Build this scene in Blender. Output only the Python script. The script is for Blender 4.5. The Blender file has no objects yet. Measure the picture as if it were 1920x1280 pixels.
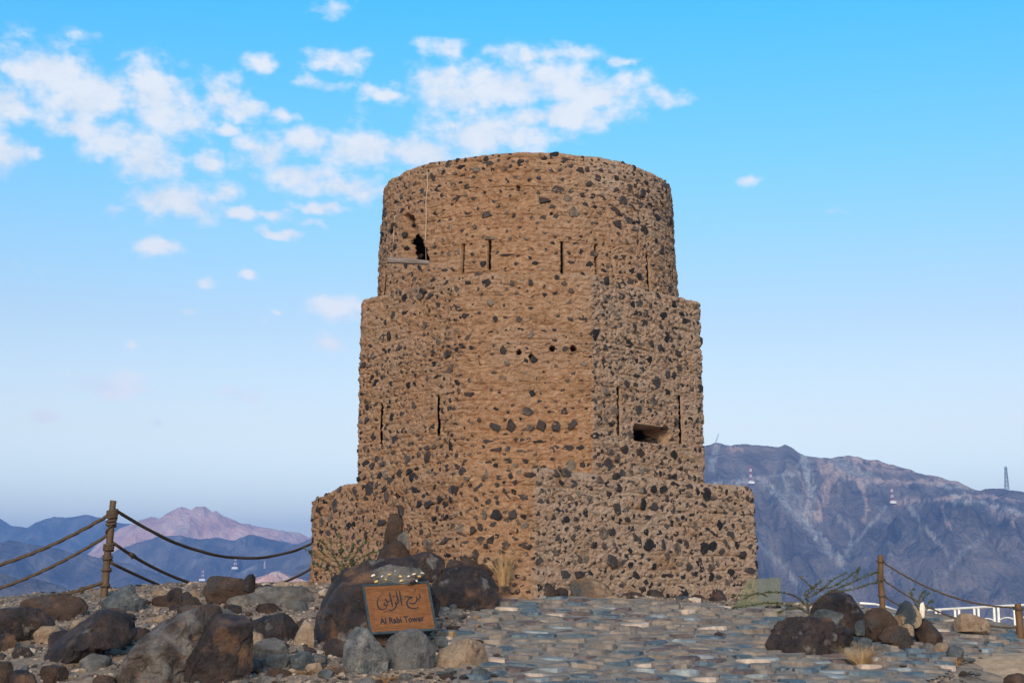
import bpy, bmesh, math, random
import numpy as np
from mathutils import Vector, Matrix

R = math.radians
random.seed(7)
rng = np.random.default_rng(7)
scene = bpy.context.scene
C = scene.collection

# ------------------------------------------------------------------ camera
F_PX = 2800.0                      # focal length in pixels of the 1920 px wide photograph
HORIZON = 1110.0                   # photo row of the eye level
PITCH = math.atan((HORIZON - 640.0) / F_PX)
cam_d = bpy.data.cameras.new('camera')
cam = bpy.data.objects.new('camera', cam_d)
C.objects.link(cam)
cam_d.sensor_width = 36.0
cam_d.lens = F_PX / 1920.0 * 36.0
cam_d.clip_start = 0.1
cam_d.clip_end = 60000.0
cam.location = (0, 0, 0)
cam.rotation_euler = (math.pi / 2 + PITCH, 0, 0)
scene.camera = cam

# ------------------------------------------------------------------ light, sky, exposure
SUN_EL, SUN_ROT = R(24), R(187)    # low sun behind the photographer, to the left
SUN_STRENGTH, SUN_ANGLE, SUN_COL = 1.5, R(22), (1.0, 0.76, 0.53)
SKY_STRENGTH = 0.10
scene.view_settings.view_transform = 'Standard'
scene.view_settings.look = 'None'
scene.view_settings.gamma = 1.0
scene.view_settings.use_curve_mapping = False
scene.view_settings.exposure = 1.65
scene.cycles.use_denoising = True
scene.cycles.max_bounces = 6
scene.cycles.diffuse_bounces = 3
scene.cycles.glossy_bounces = 2
scene.cycles.transmission_bounces = 4
scene.cycles.volume_bounces = 0
scene.cycles.transparent_max_bounces = 8

sun_d = bpy.data.lights.new('sun', 'SUN')
sun_d.energy, sun_d.angle, sun_d.color = SUN_STRENGTH, SUN_ANGLE, SUN_COL
sun = bpy.data.objects.new('sun', sun_d)
C.objects.link(sun)
sun_dir = Vector((math.sin(SUN_ROT) * math.cos(SUN_EL), math.cos(SUN_ROT) * math.cos(SUN_EL), math.sin(SUN_EL)))
sun.rotation_euler = sun_dir.to_track_quat('Z', 'Y').to_euler()
sun.location = (-20, -20, 30)

# ------------------------------------------------------------------ photo pixel <-> world
_F = np.array([0, math.cos(PITCH), math.sin(PITCH)])
_U = np.array([0, -math.sin(PITCH), math.cos(PITCH)])
def ray(u, v):
    return _F * F_PX + np.array([1.0, 0, 0]) * (u - 960) + _U * (640 - v)
def P(u, v, Y):
    r = ray(u, v)
    return r * (Y / r[1])
def project(p):
    p = np.asarray(p, float)
    d = p @ _F
    return 960 + F_PX * p[..., 0] / d, 640 - F_PX * (p @ _U) / d
def mpp(Y):                         # metres per photo pixel at distance Y
    return Y / F_PX

# ------------------------------------------------------------------ world: sky and clouds
CLOUDS = [  # (px, py, rx, ry, faintness)
    (95, 135, 85, 58, 0), (165, 180, 95, 62, 0), (290, 185, 85, 62, .1), (140, 238, 65, 22, .15), (12, 190, 58, 48, 0),
    (8, 288, 42, 30, .1), (282, 300, 66, 50, 0), (390, 311, 27, 23, .1), (300, 375, 62, 34, .15), (360, 385, 60, 32, .2), (225, 255, 95, 45, .45),
    (425, 180, 48, 36, .15), (455, 205, 60, 22, .25), (520, 212, 40, 12, .35), (425, 357, 28, 20, .3), (450, 402, 36, 14, .2), (430, 250, 24, 14, .3), (345, 235, 60, 45, .45),
    (490, 112, 34, 18, .35), (640, 112, 66, 26, .45), (632, 18, 38, 18, .45), (605, 162, 62, 13, .5), (150, 70, 70, 20, .7),
    (500, 285, 56, 34, .05), (560, 320, 62, 34, .05), (650, 352, 92, 26, .1), (680, 282, 110, 40, .0), (800, 285, 130, 42, 0), (900, 252, 150, 38, 0),
    (1040, 218, 150, 30, .1), (570, 260, 50, 26, .35), (860, 178, 110, 46, .1), (985, 160, 150, 52, .0), (1110, 175, 110, 34, .15), (1220, 180, 70, 18, .45),
    (840, 92, 48, 26, .4), (1010, 102, 130, 18, .35), (1165, 110, 32, 9, .4), (720, 178, 40, 15, .25), (820, 150, 70, 30, .25),
    (628, 578, 52, 28, .15), (620, 640, 48, 16, .1), (190, 722, 72, 24, .3), (240, 735, 50, 14, .45), (300, 460, 42, 16, .25), (525, 440, 34, 10, .25),
    (600, 390, 50, 11, .25), (525, 405, 36, 10, .3), (580, 415, 28, 10, .4), (470, 520, 15, 8, .3), (395, 530, 20, 13, .4), (355, 587, 18, 8, .3),
    (250, 650, 14, 7, .45), (85, 785, 24, 8, .35), (290, 793, 14, 11, .45), (440, 738, 45, 10, .55), (205, 400, 24, 11, .4), (1410, 340, 26, 11, .80), (1560, 400, 42, 8, .84), (520, 578, 7, 6, .4)]

def nlink(nt, a, b):
    nt.links.new(a, b)
def build_world():
    w = bpy.data.worlds.new('World'); scene.world = w; w.use_nodes = True
    nt = w.node_tree; nt.nodes.clear()
    N = nt.nodes.new; L = nt.links.new
    def math_(op, a, b=None, c=None, clamp=False):
        n = N('ShaderNodeMath'); n.operation = op; n.use_clamp = clamp
        for i, s in enumerate((a, b, c)):
            if s is None: continue
            if isinstance(s, (int, float)): n.inputs[i].default_value = s
            else: L(s, n.inputs[i])
        return n.outputs[0]
    out = N('ShaderNodeOutputWorld'); bg = N('ShaderNodeBackground'); L(bg.outputs[0], out.inputs[0])
    bg.inputs[1].default_value = SKY_STRENGTH
    sky = N('ShaderNodeTexSky'); sky.sky_type = 'NISHITA'; sky.sun_disc = False
    sky.sun_elevation = SUN_EL; sky.sun_rotation = SUN_ROT; sky.altitude = 0
    sky.air_density = 1.0; sky.dust_density = 0.6; sky.ozone_density = 2.0
    g = N('ShaderNodeGamma'); g.inputs[1].default_value = 1.0; L(sky.outputs[0], g.inputs[0])
    tint = N('ShaderNodeMix'); tint.data_type = 'RGBA'; tint.blend_type = 'MULTIPLY'; tint.inputs[0].default_value = 1.0
    L(g.outputs[0], tint.inputs[6]); tint.inputs[7].default_value = SKY_TINT
    tc = N('ShaderNodeTexCoord')
    sep = N('ShaderNodeSeparateXYZ'); L(tc.outputs['Generated'], sep.inputs[0])
    az = math_('ARCTAN2', sep.outputs[0], sep.outputs[1]); el = math_('ARCSINE', sep.outputs[2])
    # clearer, deeper blue higher up (same all the way round)
    ramp = N('ShaderNodeValToRGB'); L(math_('DIVIDE', el, 0.6), ramp.inputs[0])
    cr = ramp.color_ramp
    for i, (p_, c_) in enumerate(SKY_GRADE):
        e = cr.elements[i] if i < 2 else cr.elements.new(p_)
        e.position = p_; e.color = (*c_, 1)
    tint2 = N('ShaderNodeMix'); tint2.data_type = 'RGBA'; tint2.blend_type = 'MULTIPLY'; tint2.inputs[0].default_value = 1.0
    L(tint.outputs[2], tint2.inputs[6]); L(ramp.outputs[0], tint2.inputs[7])
    comb = N('ShaderNodeCombineXYZ'); L(az, comb.inputs[0]); L(el, comb.inputs[1])
    # a slow warp makes the outlines billow
    wn = N('ShaderNodeTexNoise'); wn.noise_dimensions = '2D'; wn.inputs['Scale'].default_value = 28; wn.inputs['Detail'].default_value = 3; wn.inputs['Roughness'].default_value = .6
    L(comb.outputs[0], wn.inputs['Vector'])
    ws = N('ShaderNodeVectorMath'); ws.operation = 'MULTIPLY_ADD'; L(wn.outputs['Color'], ws.inputs[0])
    ws.inputs[1].default_value = (.022, .016, 0); L(comb.outputs[0], ws.inputs[2])
    wo = N('ShaderNodeVectorMath'); wo.operation = 'SUBTRACT'; L(ws.outputs[0], wo.inputs[0]); wo.inputs[1].default_value = (.011, .008, 0)
    d = None
    for (u, v, rx, ry, ft) in CLOUDS:
        r = ray(u, v); r = r / np.linalg.norm(r)
        a0 = math.atan2(r[0], r[1]); e0 = math.asin(r[2])
        sx, sy = F_PX / rx * .90, F_PX / ry * .92
        m = N('ShaderNodeVectorMath'); m.operation = 'MULTIPLY_ADD'; L(wo.outputs[0], m.inputs[0])
        m.inputs[1].default_value = (sx, sy, 0); m.inputs[2].default_value = (-a0 * sx, -e0 * sy, ft * 1.15)
        ln = N('ShaderNodeVectorMath'); ln.operation = 'LENGTH'; L(m.outputs[0], ln.inputs[0])
        if d is None: d = ln.outputs['Value']
        else:
            n = N('ShaderNodeMath'); n.operation = 'MINIMUM'; L(d, n.inputs[0]); L(ln.outputs['Value'], n.inputs[1])
            d = n.outputs[0]
    # the same broken cloud goes on round the rest of the sky
    gn = N('ShaderNodeTexNoise'); gn.inputs['Scale'].default_value = 5.5; gn.inputs['Detail'].default_value = 4
    mp = N('ShaderNodeMapping'); mp.inputs['Scale'].default_value = (1, 1, 2.4); L(tc.outputs['Generated'], mp.inputs[0]); L(mp.outputs[0], gn.inputs['Vector'])
    gd = N('ShaderNodeMapRange'); L(gn.outputs[0], gd.inputs[0]); gd.inputs[1].default_value = .48; gd.inputs[2].default_value = .68
    gd.inputs[3].default_value = 1.6; gd.inputs[4].default_value = .35
    off = math_('MAXIMUM', math_('ABSOLUTE', math_('DIVIDE', az, .40)), math_('DIVIDE', el, .42))
    inframe = N('ShaderNodeMapRange'); L(off, inframe.inputs[0]); inframe.inputs[1].default_value = 1.0; inframe.inputs[2].default_value = 1.25
    inframe.inputs[3].default_value = 1.2; inframe.inputs[4].default_value = 0
    fn = N('ShaderNodeTexNoise'); fn.noise_dimensions = '2D'; fn.inputs['Scale'].default_value = 34; fn.inputs['Detail'].default_value = 7; fn.inputs['Roughness'].default_value = .60
    mp2 = N('ShaderNodeMapping'); mp2.inputs['Scale'].default_value = (1, 1.5, 1); L(comb.outputs[0], mp2.inputs[0]); L(mp2.outputs[0], fn.inputs['Vector'])
    nz = math_('MULTIPLY', math_('SUBTRACT', fn.outputs[0], .5), -CLOUD_RAG)
    # white where thin and lit, blue grey where thick
    shade = N('ShaderNodeMapRange'); L(fn.outputs[0], shade.inputs[0]); shade.inputs[1].default_value = .40; shade.inputs[2].default_value = .62
    cm = N('ShaderNodeMix'); cm.data_type = 'RGBA'; L(shade.outputs[0], cm.inputs[0])
    cm.inputs[6].default_value = CLOUD_LO; cm.inputs[7].default_value = CLOUD_HI
    lift = N('ShaderNodeMapRange'); L(el, lift.inputs[0]); lift.inputs[1].default_value = .03; lift.inputs[2].default_value = .24; lift.inputs[3].default_value = 1.38; lift.inputs[4].default_value = 1.0
    cs = N('ShaderNodeVectorMath'); cs.operation = 'SCALE'; L(cm.outputs[2], cs.inputs[0]); L(lift.outputs[0], cs.inputs['Scale'])
    def layer(dd):
        mask = N('ShaderNodeMapRange'); mask.interpolation_type = 'SMOOTHSTEP'; L(math_('ADD', dd, nz), mask.inputs[0])
        mask.inputs[1].default_value = 1.28; mask.inputs[2].default_value = .22; mask.inputs[3].default_value = 0; mask.inputs[4].default_value = .92
        fin = N('ShaderNodeMix'); fin.data_type = 'RGBA'; L(mask.outputs[0], fin.inputs[0]); L(tint2.outputs[2], fin.inputs[6]); L(cs.outputs[0], fin.inputs[7])
        b = N('ShaderNodeBackground'); L(fin.outputs[2], b.inputs[0]); b.inputs[1].default_value = SKY_STRENGTH
        return b.outputs[0]
    nt.nodes.remove(bg)
    # the single clouds are only worked out in the part of the sky where they stand
    ms = N('ShaderNodeMixShader'); L(math_('LESS_THAN', off, 1.25), ms.inputs[0])
    L(layer(gd.outputs[0]), ms.inputs[1]); L(layer(math_('MINIMUM', d, math_('ADD', gd.outputs[0], inframe.outputs[0]))), ms.inputs[2])
    L(ms.outputs[0], out.inputs[0])
    w.cycles.sampling_method = 'MANUAL'; w.cycles.sample_map_resolution = 512

SKY_TINT = (.98, .98, .98, 1)
SKY_GRADE = [(0.0, (1.0, .94, .90)), (.07, (1.0, .90, .83)), (.18, (.90, .71, .58)), (.30, (.70, .63, .555)), (.48, (.385, .705, .70)), (.64, (.18, .735, .82)), (1.0, (.122, .69, .82))]
CLOUD_LO = (2.85, 3.08, 3.30, 1)
CLOUD_HI = (3.30, 3.36, 3.42, 1)
CLOUD_RAG = 2.4
build_world()
#@@END_HEAD
# ------------------------------------------------------------------ numpy noise
def _hash(ix, iy, iz, seed):
    h = (ix.astype(np.int64) * 374761393 + iy.astype(np.int64) * 668265263 + iz.astype(np.int64) * 2147483647 + seed * 1274126177) & 0xFFFFFFFF
    h = ((h ^ (h >> 13)) * 1274126177) & 0xFFFFFFFF
    h = h ^ (h >> 16)
    return (h & 0xFFFFFF) / float(0xFFFFFF)
def vnoise(p, seed=0):
    p = np.asarray(p, float)
    i = np.floor(p); f = p - i; f = f * f * f * (f * (f * 6 - 15) + 10)
    ix, iy, iz = (i[..., k].astype(np.int64) for k in range(3))
    r = 0
    for dx in (0, 1):
        wx = f[..., 0] if dx else 1 - f[..., 0]
        for dy in (0, 1):
            wy = f[..., 1] if dy else 1 - f[..., 1]
            for dz in (0, 1):
                wz = f[..., 2] if dz else 1 - f[..., 2]
                r = r + wx * wy * wz * _hash(ix + dx, iy + dy, iz + dz, seed)
    return r * 2 - 1
def fbm(p, octaves=4, seed=0, gain=.5, lac=2.03):
    a, s, t = 1.0, 0, 0
    p = np.asarray(p, float)
    for o in range(octaves):
        s = s + a * vnoise(p, seed + o * 17); t += a; a *= gain; p = p * lac + 13.7
    return s / t
def ridged(p, octaves=4, seed=0, gain=.5):
    a, s, t = 1.0, 0, 0
    p = np.asarray(p, float)
    for o in range(octaves):
        s = s + a * (1 - np.abs(vnoise(p, seed + o * 31)) * 1.6); t += a; a *= gain; p = p * 2.05 + 7.3
    return s / t
def xyz(x, y, z=None):
    x, y = np.broadcast_arrays(x, y)
    z = np.zeros_like(x, dtype=float) if z is None else np.broadcast_to(z, x.shape)
    return np.stack([x, y, z], -1)

# ------------------------------------------------------------------ mesh and object helpers
def np_mesh(name, verts, faces, smooth=False, mats=(), mat_idx=None):
    """faces: one (N,k) array or a list of (N,k) arrays"""
    me = bpy.data.meshes.new(name)
    if isinstance(faces, np.ndarray): faces = [faces]
    verts = np.asarray(verts, np.float32)
    nl = sum(f.size for f in faces); nf = sum(len(f) for f in faces)
    me.vertices.add(len(verts)); me.vertices.foreach_set('co', verts.ravel())
    me.loops.add(nl); me.polygons.add(nf)
    me.loops.foreach_set('vertex_index', np.concatenate([f.ravel() for f in faces]).astype(np.int32))
    tot = np.concatenate([np.full(len(f), f.shape[1]) for f in faces]).astype(np.int32)
    me.polygons.foreach_set('loop_start', np.concatenate([[0], np.cumsum(tot)[:-1]]).astype(np.int32))
    me.polygons.foreach_set('use_smooth', np.full(nf, smooth))
    if mat_idx is not None: me.polygons.foreach_set('material_index', np.asarray(mat_idx, np.int32))
    me.update(calc_edges=True); me.validate()
    for m in mats: me.materials.append(m)
    return me
def link(name, me, parent=None, kind=None):
    o = bpy.data.objects.new(name, me); C.objects.link(o)
    if parent is not None: o.parent = parent
    if kind: o['kind'] = kind
    return o
def tag(o, label, cat, group=None):
    o['label'] = label; o['category'] = cat
    if group: o['group'] = group
    return o
def empty(name, loc, label, cat, group=None):
    o = bpy.data.objects.new(name, None); C.objects.link(o); o.location = loc
    o.empty_display_size = .2
    return tag(o, label, cat, group)
def parented(name, me, parent, kind=None):
    """mesh in world coordinates under an Empty that is only translated"""
    o = link(name, me, parent, kind); o.location = -Vector(parent.location); return o
def grid_faces(nu, nv, wrap=False):
    i = np.arange(nv - 1)[:, None] * nu; nn = nu if wrap else nu - 1
    j = np.arange(nn)[None, :]; j2 = (j + 1) % nu
    return np.stack([i + j, i + j2, i + nu + j2, i + nu + j], -1).reshape(-1, 4)
class MB:
    """collects small pieces into one mesh"""
    def __init__(s): s.v = []; s.f = {}; s.n = 0
    def add(s, v, f):
        v = np.asarray(v, float); s.v.append(v)
        for q in f: s.f.setdefault(len(q), []).append([k + s.n for k in q])
        s.n += len(v)
    def box(s, c, size, rot=None):
        h = np.array(size) / 2
        v = np.array([[x, y, z] for x in (-1, 1) for y in (-1, 1) for z in (-1, 1)]) * h
        if rot is not None: v = v @ np.array(rot.to_3x3()).T if hasattr(rot, 'to_3x3') else v @ np.asarray(rot).T
        s.add(v + np.array(c), [(0, 1, 3, 2), (4, 6, 7, 5), (0, 4, 5, 1), (2, 3, 7, 6), (0, 2, 6, 4), (1, 5, 7, 3)])
    def tube(s, pts, rad, n=6, twist=0.0, lobes=0, cap=True):
        pts = np.asarray(pts, float); m = len(pts)
        rad = np.broadcast_to(np.asarray(rad, float), (m,))
        t = np.gradient(pts, axis=0); t /= np.linalg.norm(t, axis=1)[:, None] + 1e-9
        up = np.array([0, 0, 1.0]) if abs(t[0][2]) < .9 else np.array([1.0, 0, 0])
        a = np.cross(t[0], up); a /= np.linalg.norm(a)
        L = np.concatenate([[0], np.cumsum(np.linalg.norm(np.diff(pts, axis=0), axis=1))])
        V = []
        for k in range(m):
            a = a - t[k] * (a @ t[k]); a /= np.linalg.norm(a) + 1e-9
            b = np.cross(t[k], a)
            th = np.arange(n) * 2 * math.pi / n
            r = rad[k] * (1 + (.22 * np.cos(lobes * th - twist * L[k]) if lobes else 0))
            V.append(pts[k] + (np.cos(th) * r)[:, None] * a + (np.sin(th) * r)[:, None] * b)
        f = [(k * n + j, k * n + (j + 1) % n, (k + 1) * n + (j + 1) % n, (k + 1) * n + j) for k in range(m - 1) for j in range(n)]
        if cap: f += [tuple(range(n - 1, -1, -1)), tuple(range((m - 1) * n, m * n))]
        s.add(np.concatenate(V), f)
    def mesh(s, name, mats=(), smooth=False):
        V = np.concatenate(s.v)
        return np_mesh(name, V, [np.array(q) for q in s.f.values()], smooth, mats)

# ------------------------------------------------------------------ materials
def material(name, cols, scale=3.0, rough=.9, bumps=((30, .02),), detail=6, pos=None, vec=None, rnd=None, extra=None, contrast=1.0, spec=.25):
    """procedural: colour noise ramp over object/world coordinates plus stacked noise bumps (scale, metres)"""
    m = bpy.data.materials.new(name); m.use_nodes = True
    nt = m.node_tree; N = nt.nodes.new; L = nt.links.new
    b = nt.nodes['Principled BSDF']; b.inputs['Roughness'].default_value = rough
    b.inputs['Specular IOR Level'].default_value = spec
    geo = N('ShaderNodeNewGeometry'); P_ = geo.outputs['Position']
    if vec:
        mp = N('ShaderNodeMapping'); mp.inputs['Scale'].default_value = vec; L(P_, mp.inputs[0]); P_ = mp.outputs[0]
    nz = N('ShaderNodeTexNoise'); nz.inputs['Scale'].default_value = scale; nz.inputs['Detail'].default_value = detail; nz.inputs['Roughness'].default_value = .62
    L(P_, nz.inputs['Vector'])
    fac = nz.outputs[0]
    if rnd:                                   # each piece a shade of its own
        src = N('ShaderNodeObjectInfo').outputs['Random'] if rnd == 'object' else geo.outputs['Random Per Island']
        mm = N('ShaderNodeMath'); mm.operation = 'MULTIPLY_ADD'; L(src, mm.inputs[0]); mm.inputs[1].default_value = .62; mm.inputs[2].default_value = -.31
        ad = N('ShaderNodeMath'); ad.operation = 'ADD'; L(fac, ad.inputs[0]); L(mm.outputs[0], ad.inputs[1]); fac = ad.outputs[0]
    ramp = N('ShaderNodeValToRGB'); cr = ramp.color_ramp
    n = len(cols)
    for i, c in enumerate(cols):
        p_ = pos[i] if pos else .5 + (i / (n - 1) - .5) * .5 / contrast
        e = cr.elements[i] if i < 2 else cr.elements.new(p_)
        e.position = p_; e.color = (*c, 1)
    L(fac, ramp.inputs[0])
    col = ramp.outputs[0]
    if extra: col = extra(nt, col, geo)
    L(col, b.inputs['Base Color'])
    nrm = None
    for (sc, dist) in bumps:
        n2 = N('ShaderNodeTexNoise'); n2.inputs['Scale'].default_value = sc; n2.inputs['Detail'].default_value = 4; n2.inputs['Roughness'].default_value = .65
        L(geo.outputs['Position'], n2.inputs['Vector'])
        bp = N('ShaderNodeBump'); bp.inputs['Strength'].default_value = 1.0; bp.inputs['Distance'].default_value = dist
        L(n2.outputs[0], bp.inputs['Height'])
        if nrm: L(nrm, bp.inputs['Normal'])
        nrm = bp.outputs[0]
    if nrm: L(nrm, b.inputs['Normal'])
    return m
def patches(col2, scale, lo, hi, amount=1.0, vec=None, seed=0.0):
    """a second colour in patches with a shape of their own"""
    def fn(nt, col, geo):
        N = nt.nodes.new; L = nt.links.new
        mp = N('ShaderNodeMapping'); mp.inputs['Location'].default_value = (seed, seed * 1.7, seed * .6)
        if vec: mp.inputs['Scale'].default_value = vec
        L(geo.outputs['Position'], mp.inputs[0])
        nz = N('ShaderNodeTexNoise'); nz.inputs['Scale'].default_value = scale; nz.inputs['Detail'].default_value = 5; nz.inputs['Roughness'].default_value = .6
        L(mp.outputs[0], nz.inputs['Vector'])
        mr = N('ShaderNodeMapRange'); L(nz.outputs[0], mr.inputs[0]); mr.inputs[1].default_value = lo; mr.inputs[2].default_value = hi; mr.inputs[4].default_value = amount
        mx = N('ShaderNodeMix'); mx.data_type = 'RGBA'; L(mr.outputs[0], mx.inputs[0]); L(col, mx.inputs[6]); mx.inputs[7].default_value = (*col2, 1)
        return mx.outputs[2]
    return fn
def chain(*fs):
    def fn(nt, col, geo):
        for f in fs: col = f(nt, col, geo)
        return col
    return fn

M = {}
def mud_tones(nt, col, geo):
    # grey-beige towards the right-hand faces, redder towards the front and left
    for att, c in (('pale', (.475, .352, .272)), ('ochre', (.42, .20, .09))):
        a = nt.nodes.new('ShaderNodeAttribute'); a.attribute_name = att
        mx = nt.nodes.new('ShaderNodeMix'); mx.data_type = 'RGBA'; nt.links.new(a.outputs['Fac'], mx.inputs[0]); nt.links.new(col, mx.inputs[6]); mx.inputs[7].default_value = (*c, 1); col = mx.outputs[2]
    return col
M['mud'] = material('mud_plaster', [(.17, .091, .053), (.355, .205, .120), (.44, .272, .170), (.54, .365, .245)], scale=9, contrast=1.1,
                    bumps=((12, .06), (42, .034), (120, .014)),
                    extra=chain(patches((.42, .30, .225), .55, .50, .62, .5, seed=3), mud_tones, patches((.30, .17, .085), 1.3, .55, .68, .6, (1, 1, 2.2), 9),
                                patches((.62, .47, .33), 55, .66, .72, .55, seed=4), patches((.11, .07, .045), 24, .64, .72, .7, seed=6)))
STONE_COLS = [(.012, .012, .014), (.024, .022, .023), (.050, .032, .026), (.030, .034, .040), (.085, .058, .045), (.15, .125, .10)]
STONE_POS = [.22, .36, .48, .58, .70, .86]
M['stone'] = material('wall_stone', STONE_COLS, scale=7, rnd='object', rough=.8, pos=STONE_POS, bumps=((30, .012), (110, .004)))
M['stone_many'] = material('wall_stone_small', STONE_COLS, scale=7, rnd='island', rough=.8, pos=STONE_POS, bumps=((30, .012), (110, .004)))
M['ground'] = material('gravel_ground', [(.09, .07, .058), (.18, .14, .115), (.27, .205, .155), (.37, .275, .195)], scale=5, contrast=1.2, detail=10,
                       bumps=((18, .03), (60, .014), (160, .006)), extra=patches((.46, .32, .21), .9, .54, .62, .7, seed=2))
M['sand'] = material('sandy_earth', [(.30, .20, .125), (.43, .30, .195), (.52, .38, .26)], scale=6, bumps=((12, .03), (45, .015), (140, .006)))
M['mortar'] = material('path_mortar', [(.13, .115, .10), (.21, .185, .16), (.29, .255, .22)], scale=5, contrast=1.3, bumps=((16, .02), (60, .01)),
                       extra=patches((.42, .31, .21), 2.2, .58, .68, .6, seed=5))
def paver(name, cols, rgh=.7):
    return material(name, cols, scale=6, rough=rgh, rnd=None, contrast=1.2, bumps=((14, .012), (60, .006)), extra=patches((.25, .225, .195), 9, .57, .68, .7, seed=len(name)))
M['pav'] = [paver('paver_grey', [(.095, .082, .078), (.165, .142, .13), (.24, .205, .18)]), paver('paver_tan', [(.15, .12, .10), (.22, .18, .148), (.29, .24, .20)]),
            paver('paver_slate', [(.035, .06, .085), (.065, .10, .135), (.12, .165, .20)], .5), paver('paver_cream', [(.34, .26, .205), (.46, .365, .30), (.56, .47, .40)]),
            paver('paver_purple', [(.065, .05, .052), (.105, .08, .082), (.16, .125, .12)]), paver('paver_pale_slate', [(.14, .165, .18), (.22, .25, .27), (.34, .37, .385)], .5)]
rk = dict(bumps=((4, .10), (13, .06), (45, .022), (150, .008)))
M['dark'] = material('varnished_rock', [(.010, .008, .009), (.022, .016, .017), (.045, .030, .027), (.095, .06, .045)], scale=2.6, rough=.62, contrast=1.15, spec=.35,
                     extra=chain(patches((.27, .135, .06), 1.5, .54, .68, .65, seed=1), patches((.24, .215, .20), 2.6, .60, .68, .65, seed=8), patches((.42, .36, .31), 16, .69, .74, .6, seed=3)), **rk)
M['brown'] = material('brown_rock', [(.022, .015, .013), (.045, .029, .023), (.08, .05, .037), (.14, .092, .07)], scale=3, rough=.75,
                      extra=chain(patches((.06, .055, .055), 2.4, .56, .66, .7, seed=4), patches((.40, .33, .27), 22, .69, .74, .5, seed=2)), **rk)
M['grey'] = material('grey_rock', [(.05, .05, .053), (.10, .098, .098), (.165, .155, .148), (.26, .235, .21)], scale=5, rough=.8,
                     extra=chain(patches((.34, .27, .205), 2.6, .58, .70, .6, seed=7), patches((.46, .43, .40), 26, .66, .73, .6, seed=1)), **rk)
M['slate'] = material('blue_grey_rock', [(.032, .036, .042), (.065, .074, .082), (.115, .125, .13), (.2, .205, .205)], scale=5, rough=.65,
                      extra=patches((.36, .34, .31), 9, .62, .72, .5, seed=2), **rk)
M['tan'] = material('tan_rock', [(.16, .10, .065), (.27, .185, .125), (.37, .27, .19), (.46, .37, .29)], scale=4, rough=.85,
                    extra=patches((.10, .085, .08), 4, .58, .68, .6, seed=6), **rk)
M['wood'] = material('weathered_wood', [(.045, .03, .02), (.10, .065, .042), (.17, .115, .075)], scale=9, vec=(1, 1, .12), rough=.85, bumps=((40, .006), (120, .003)))
M['rust_post'] = material('post_brown', [(.07, .035, .018), (.13, .07, .035), (.19, .11, .06)], scale=8, vec=(1, 1, .3), rough=.85, bumps=((50, .005),))
M['rope'] = material('old_rope', [(.035, .025, .018), (.075, .052, .036), (.13, .09, .06)], scale=30, rough=.95, bumps=((120, .003),))
M['beam'] = material('grey_timber', [(.10, .08, .07), (.19, .155, .14), (.28, .235, .215)], scale=6, vec=(.2, 1, 4), rough=.85, bumps=((60, .005),))
M['white'] = material('white_paint', [(.66, .65, .63), (.78, .77, .75), (.82, .81, .80)], scale=4, rough=.45, bumps=((60, .001),))
M['red'] = material('red_paint', [(.30, .035, .03), (.38, .05, .04)], scale=.3, rough=.6, bumps=())
M['steel'] = material('mast_steel', [(.09, .09, .10), (.15, .15, .16)], scale=.3, rough=.5, bumps=())
M['dry'] = material('dry_grass', [(.26, .15, .07), (.42, .27, .13), (.56, .40, .22)], scale=12, rough=.9, bumps=())
M['dry_orange'] = material('dry_orange_grass', [(.22, .11, .045), (.36, .20, .085), (.48, .31, .16)], scale=12, rough=.9, bumps=())
M['leaf'] = material('shrub_leaf', [(.035, .05, .02), (.06, .085, .035), (.10, .12, .055)], scale=14, rough=.7, bumps=())
M['twig'] = material('shrub_twig', [(.05, .035, .025), (.09, .065, .045), (.14, .105, .075)], scale=14, rough=.9, bumps=((90, .003),))
M['cable'] = material('pale_cable', [(.36, .27, .19), (.48, .38, .28)], scale=12, rough=.7, bumps=())
M['frame'] = material('sign_frame', [(.018, .028, .034), (.03, .045, .052), (.05, .07, .075)], scale=12, rough=.45, bumps=((80, .002),))
M['board'] = material('sign_wood', [(.085, .030, .009), (.14, .053, .016), (.19, .078, .026), (.24, .108, .04)], scale=6, vec=(1.2, 1, 7), rough=.55, contrast=.9, bumps=((60, .001),))
M['ink'] = material('sign_ink', [(.012, .012, .015), (.02, .02, .024)], scale=9, rough=.5, bumps=())
M['inkline'] = material('sign_line', [(.10, .04, .015), (.14, .06, .025)], scale=9, rough=.5, bumps=())
M['shell'] = material('sea_shell', [(.55, .45, .34), (.70, .62, .52), (.80, .74, .66)], scale=14, rough=.4, bumps=((90, .002),))
M['shell_y'] = material('yellow_shell', [(.50, .32, .10), (.65, .45, .17), (.75, .60, .32)], scale=14, rough=.4, bumps=((90, .002),))

# ------------------------------------------------------------------ the hilltop ground
def poly_sdf(x, y, poly):
    """signed distance to a polygon, negative inside"""
    p = np.stack([np.asarray(x, float), np.asarray(y, float)], -1)
    d = np.full(p.shape[:-1], 1e9); s = np.ones(p.shape[:-1])
    n = len(poly)
    for i in range(n):
        a = np.array(poly[i], float); b = np.array(poly[i - 1], float)
        e = b - a; w = p - a
        t = np.clip((w @ e) / (e @ e), 0, 1)
        dd = w - t[..., None] * e
        d = np.minimum(d, (dd ** 2).sum(-1))
        c1 = p[..., 1] >= a[1]; c2 = p[..., 1] < b[1]; c3 = e[0] * w[..., 1] > e[1] * w[..., 0]
        flip = (c1 & c2 & c3) | (~c1 & ~c2 & ~c3)
        s = np.where(flip, -s, s)
    return s * np.sqrt(d)
PLATEAU = [(-15, 24.2), (-9.6, 26.2), (-6.6, 27.6), (-6.2, 32), (-5, 42), (4, 43), (7.2, 36), (7.6, 30), (9.2, 26.6), (12, 24), (18, 12), (14, -12), (-16, -12), (-20, 12)]
VALLEY = -150.0
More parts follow.
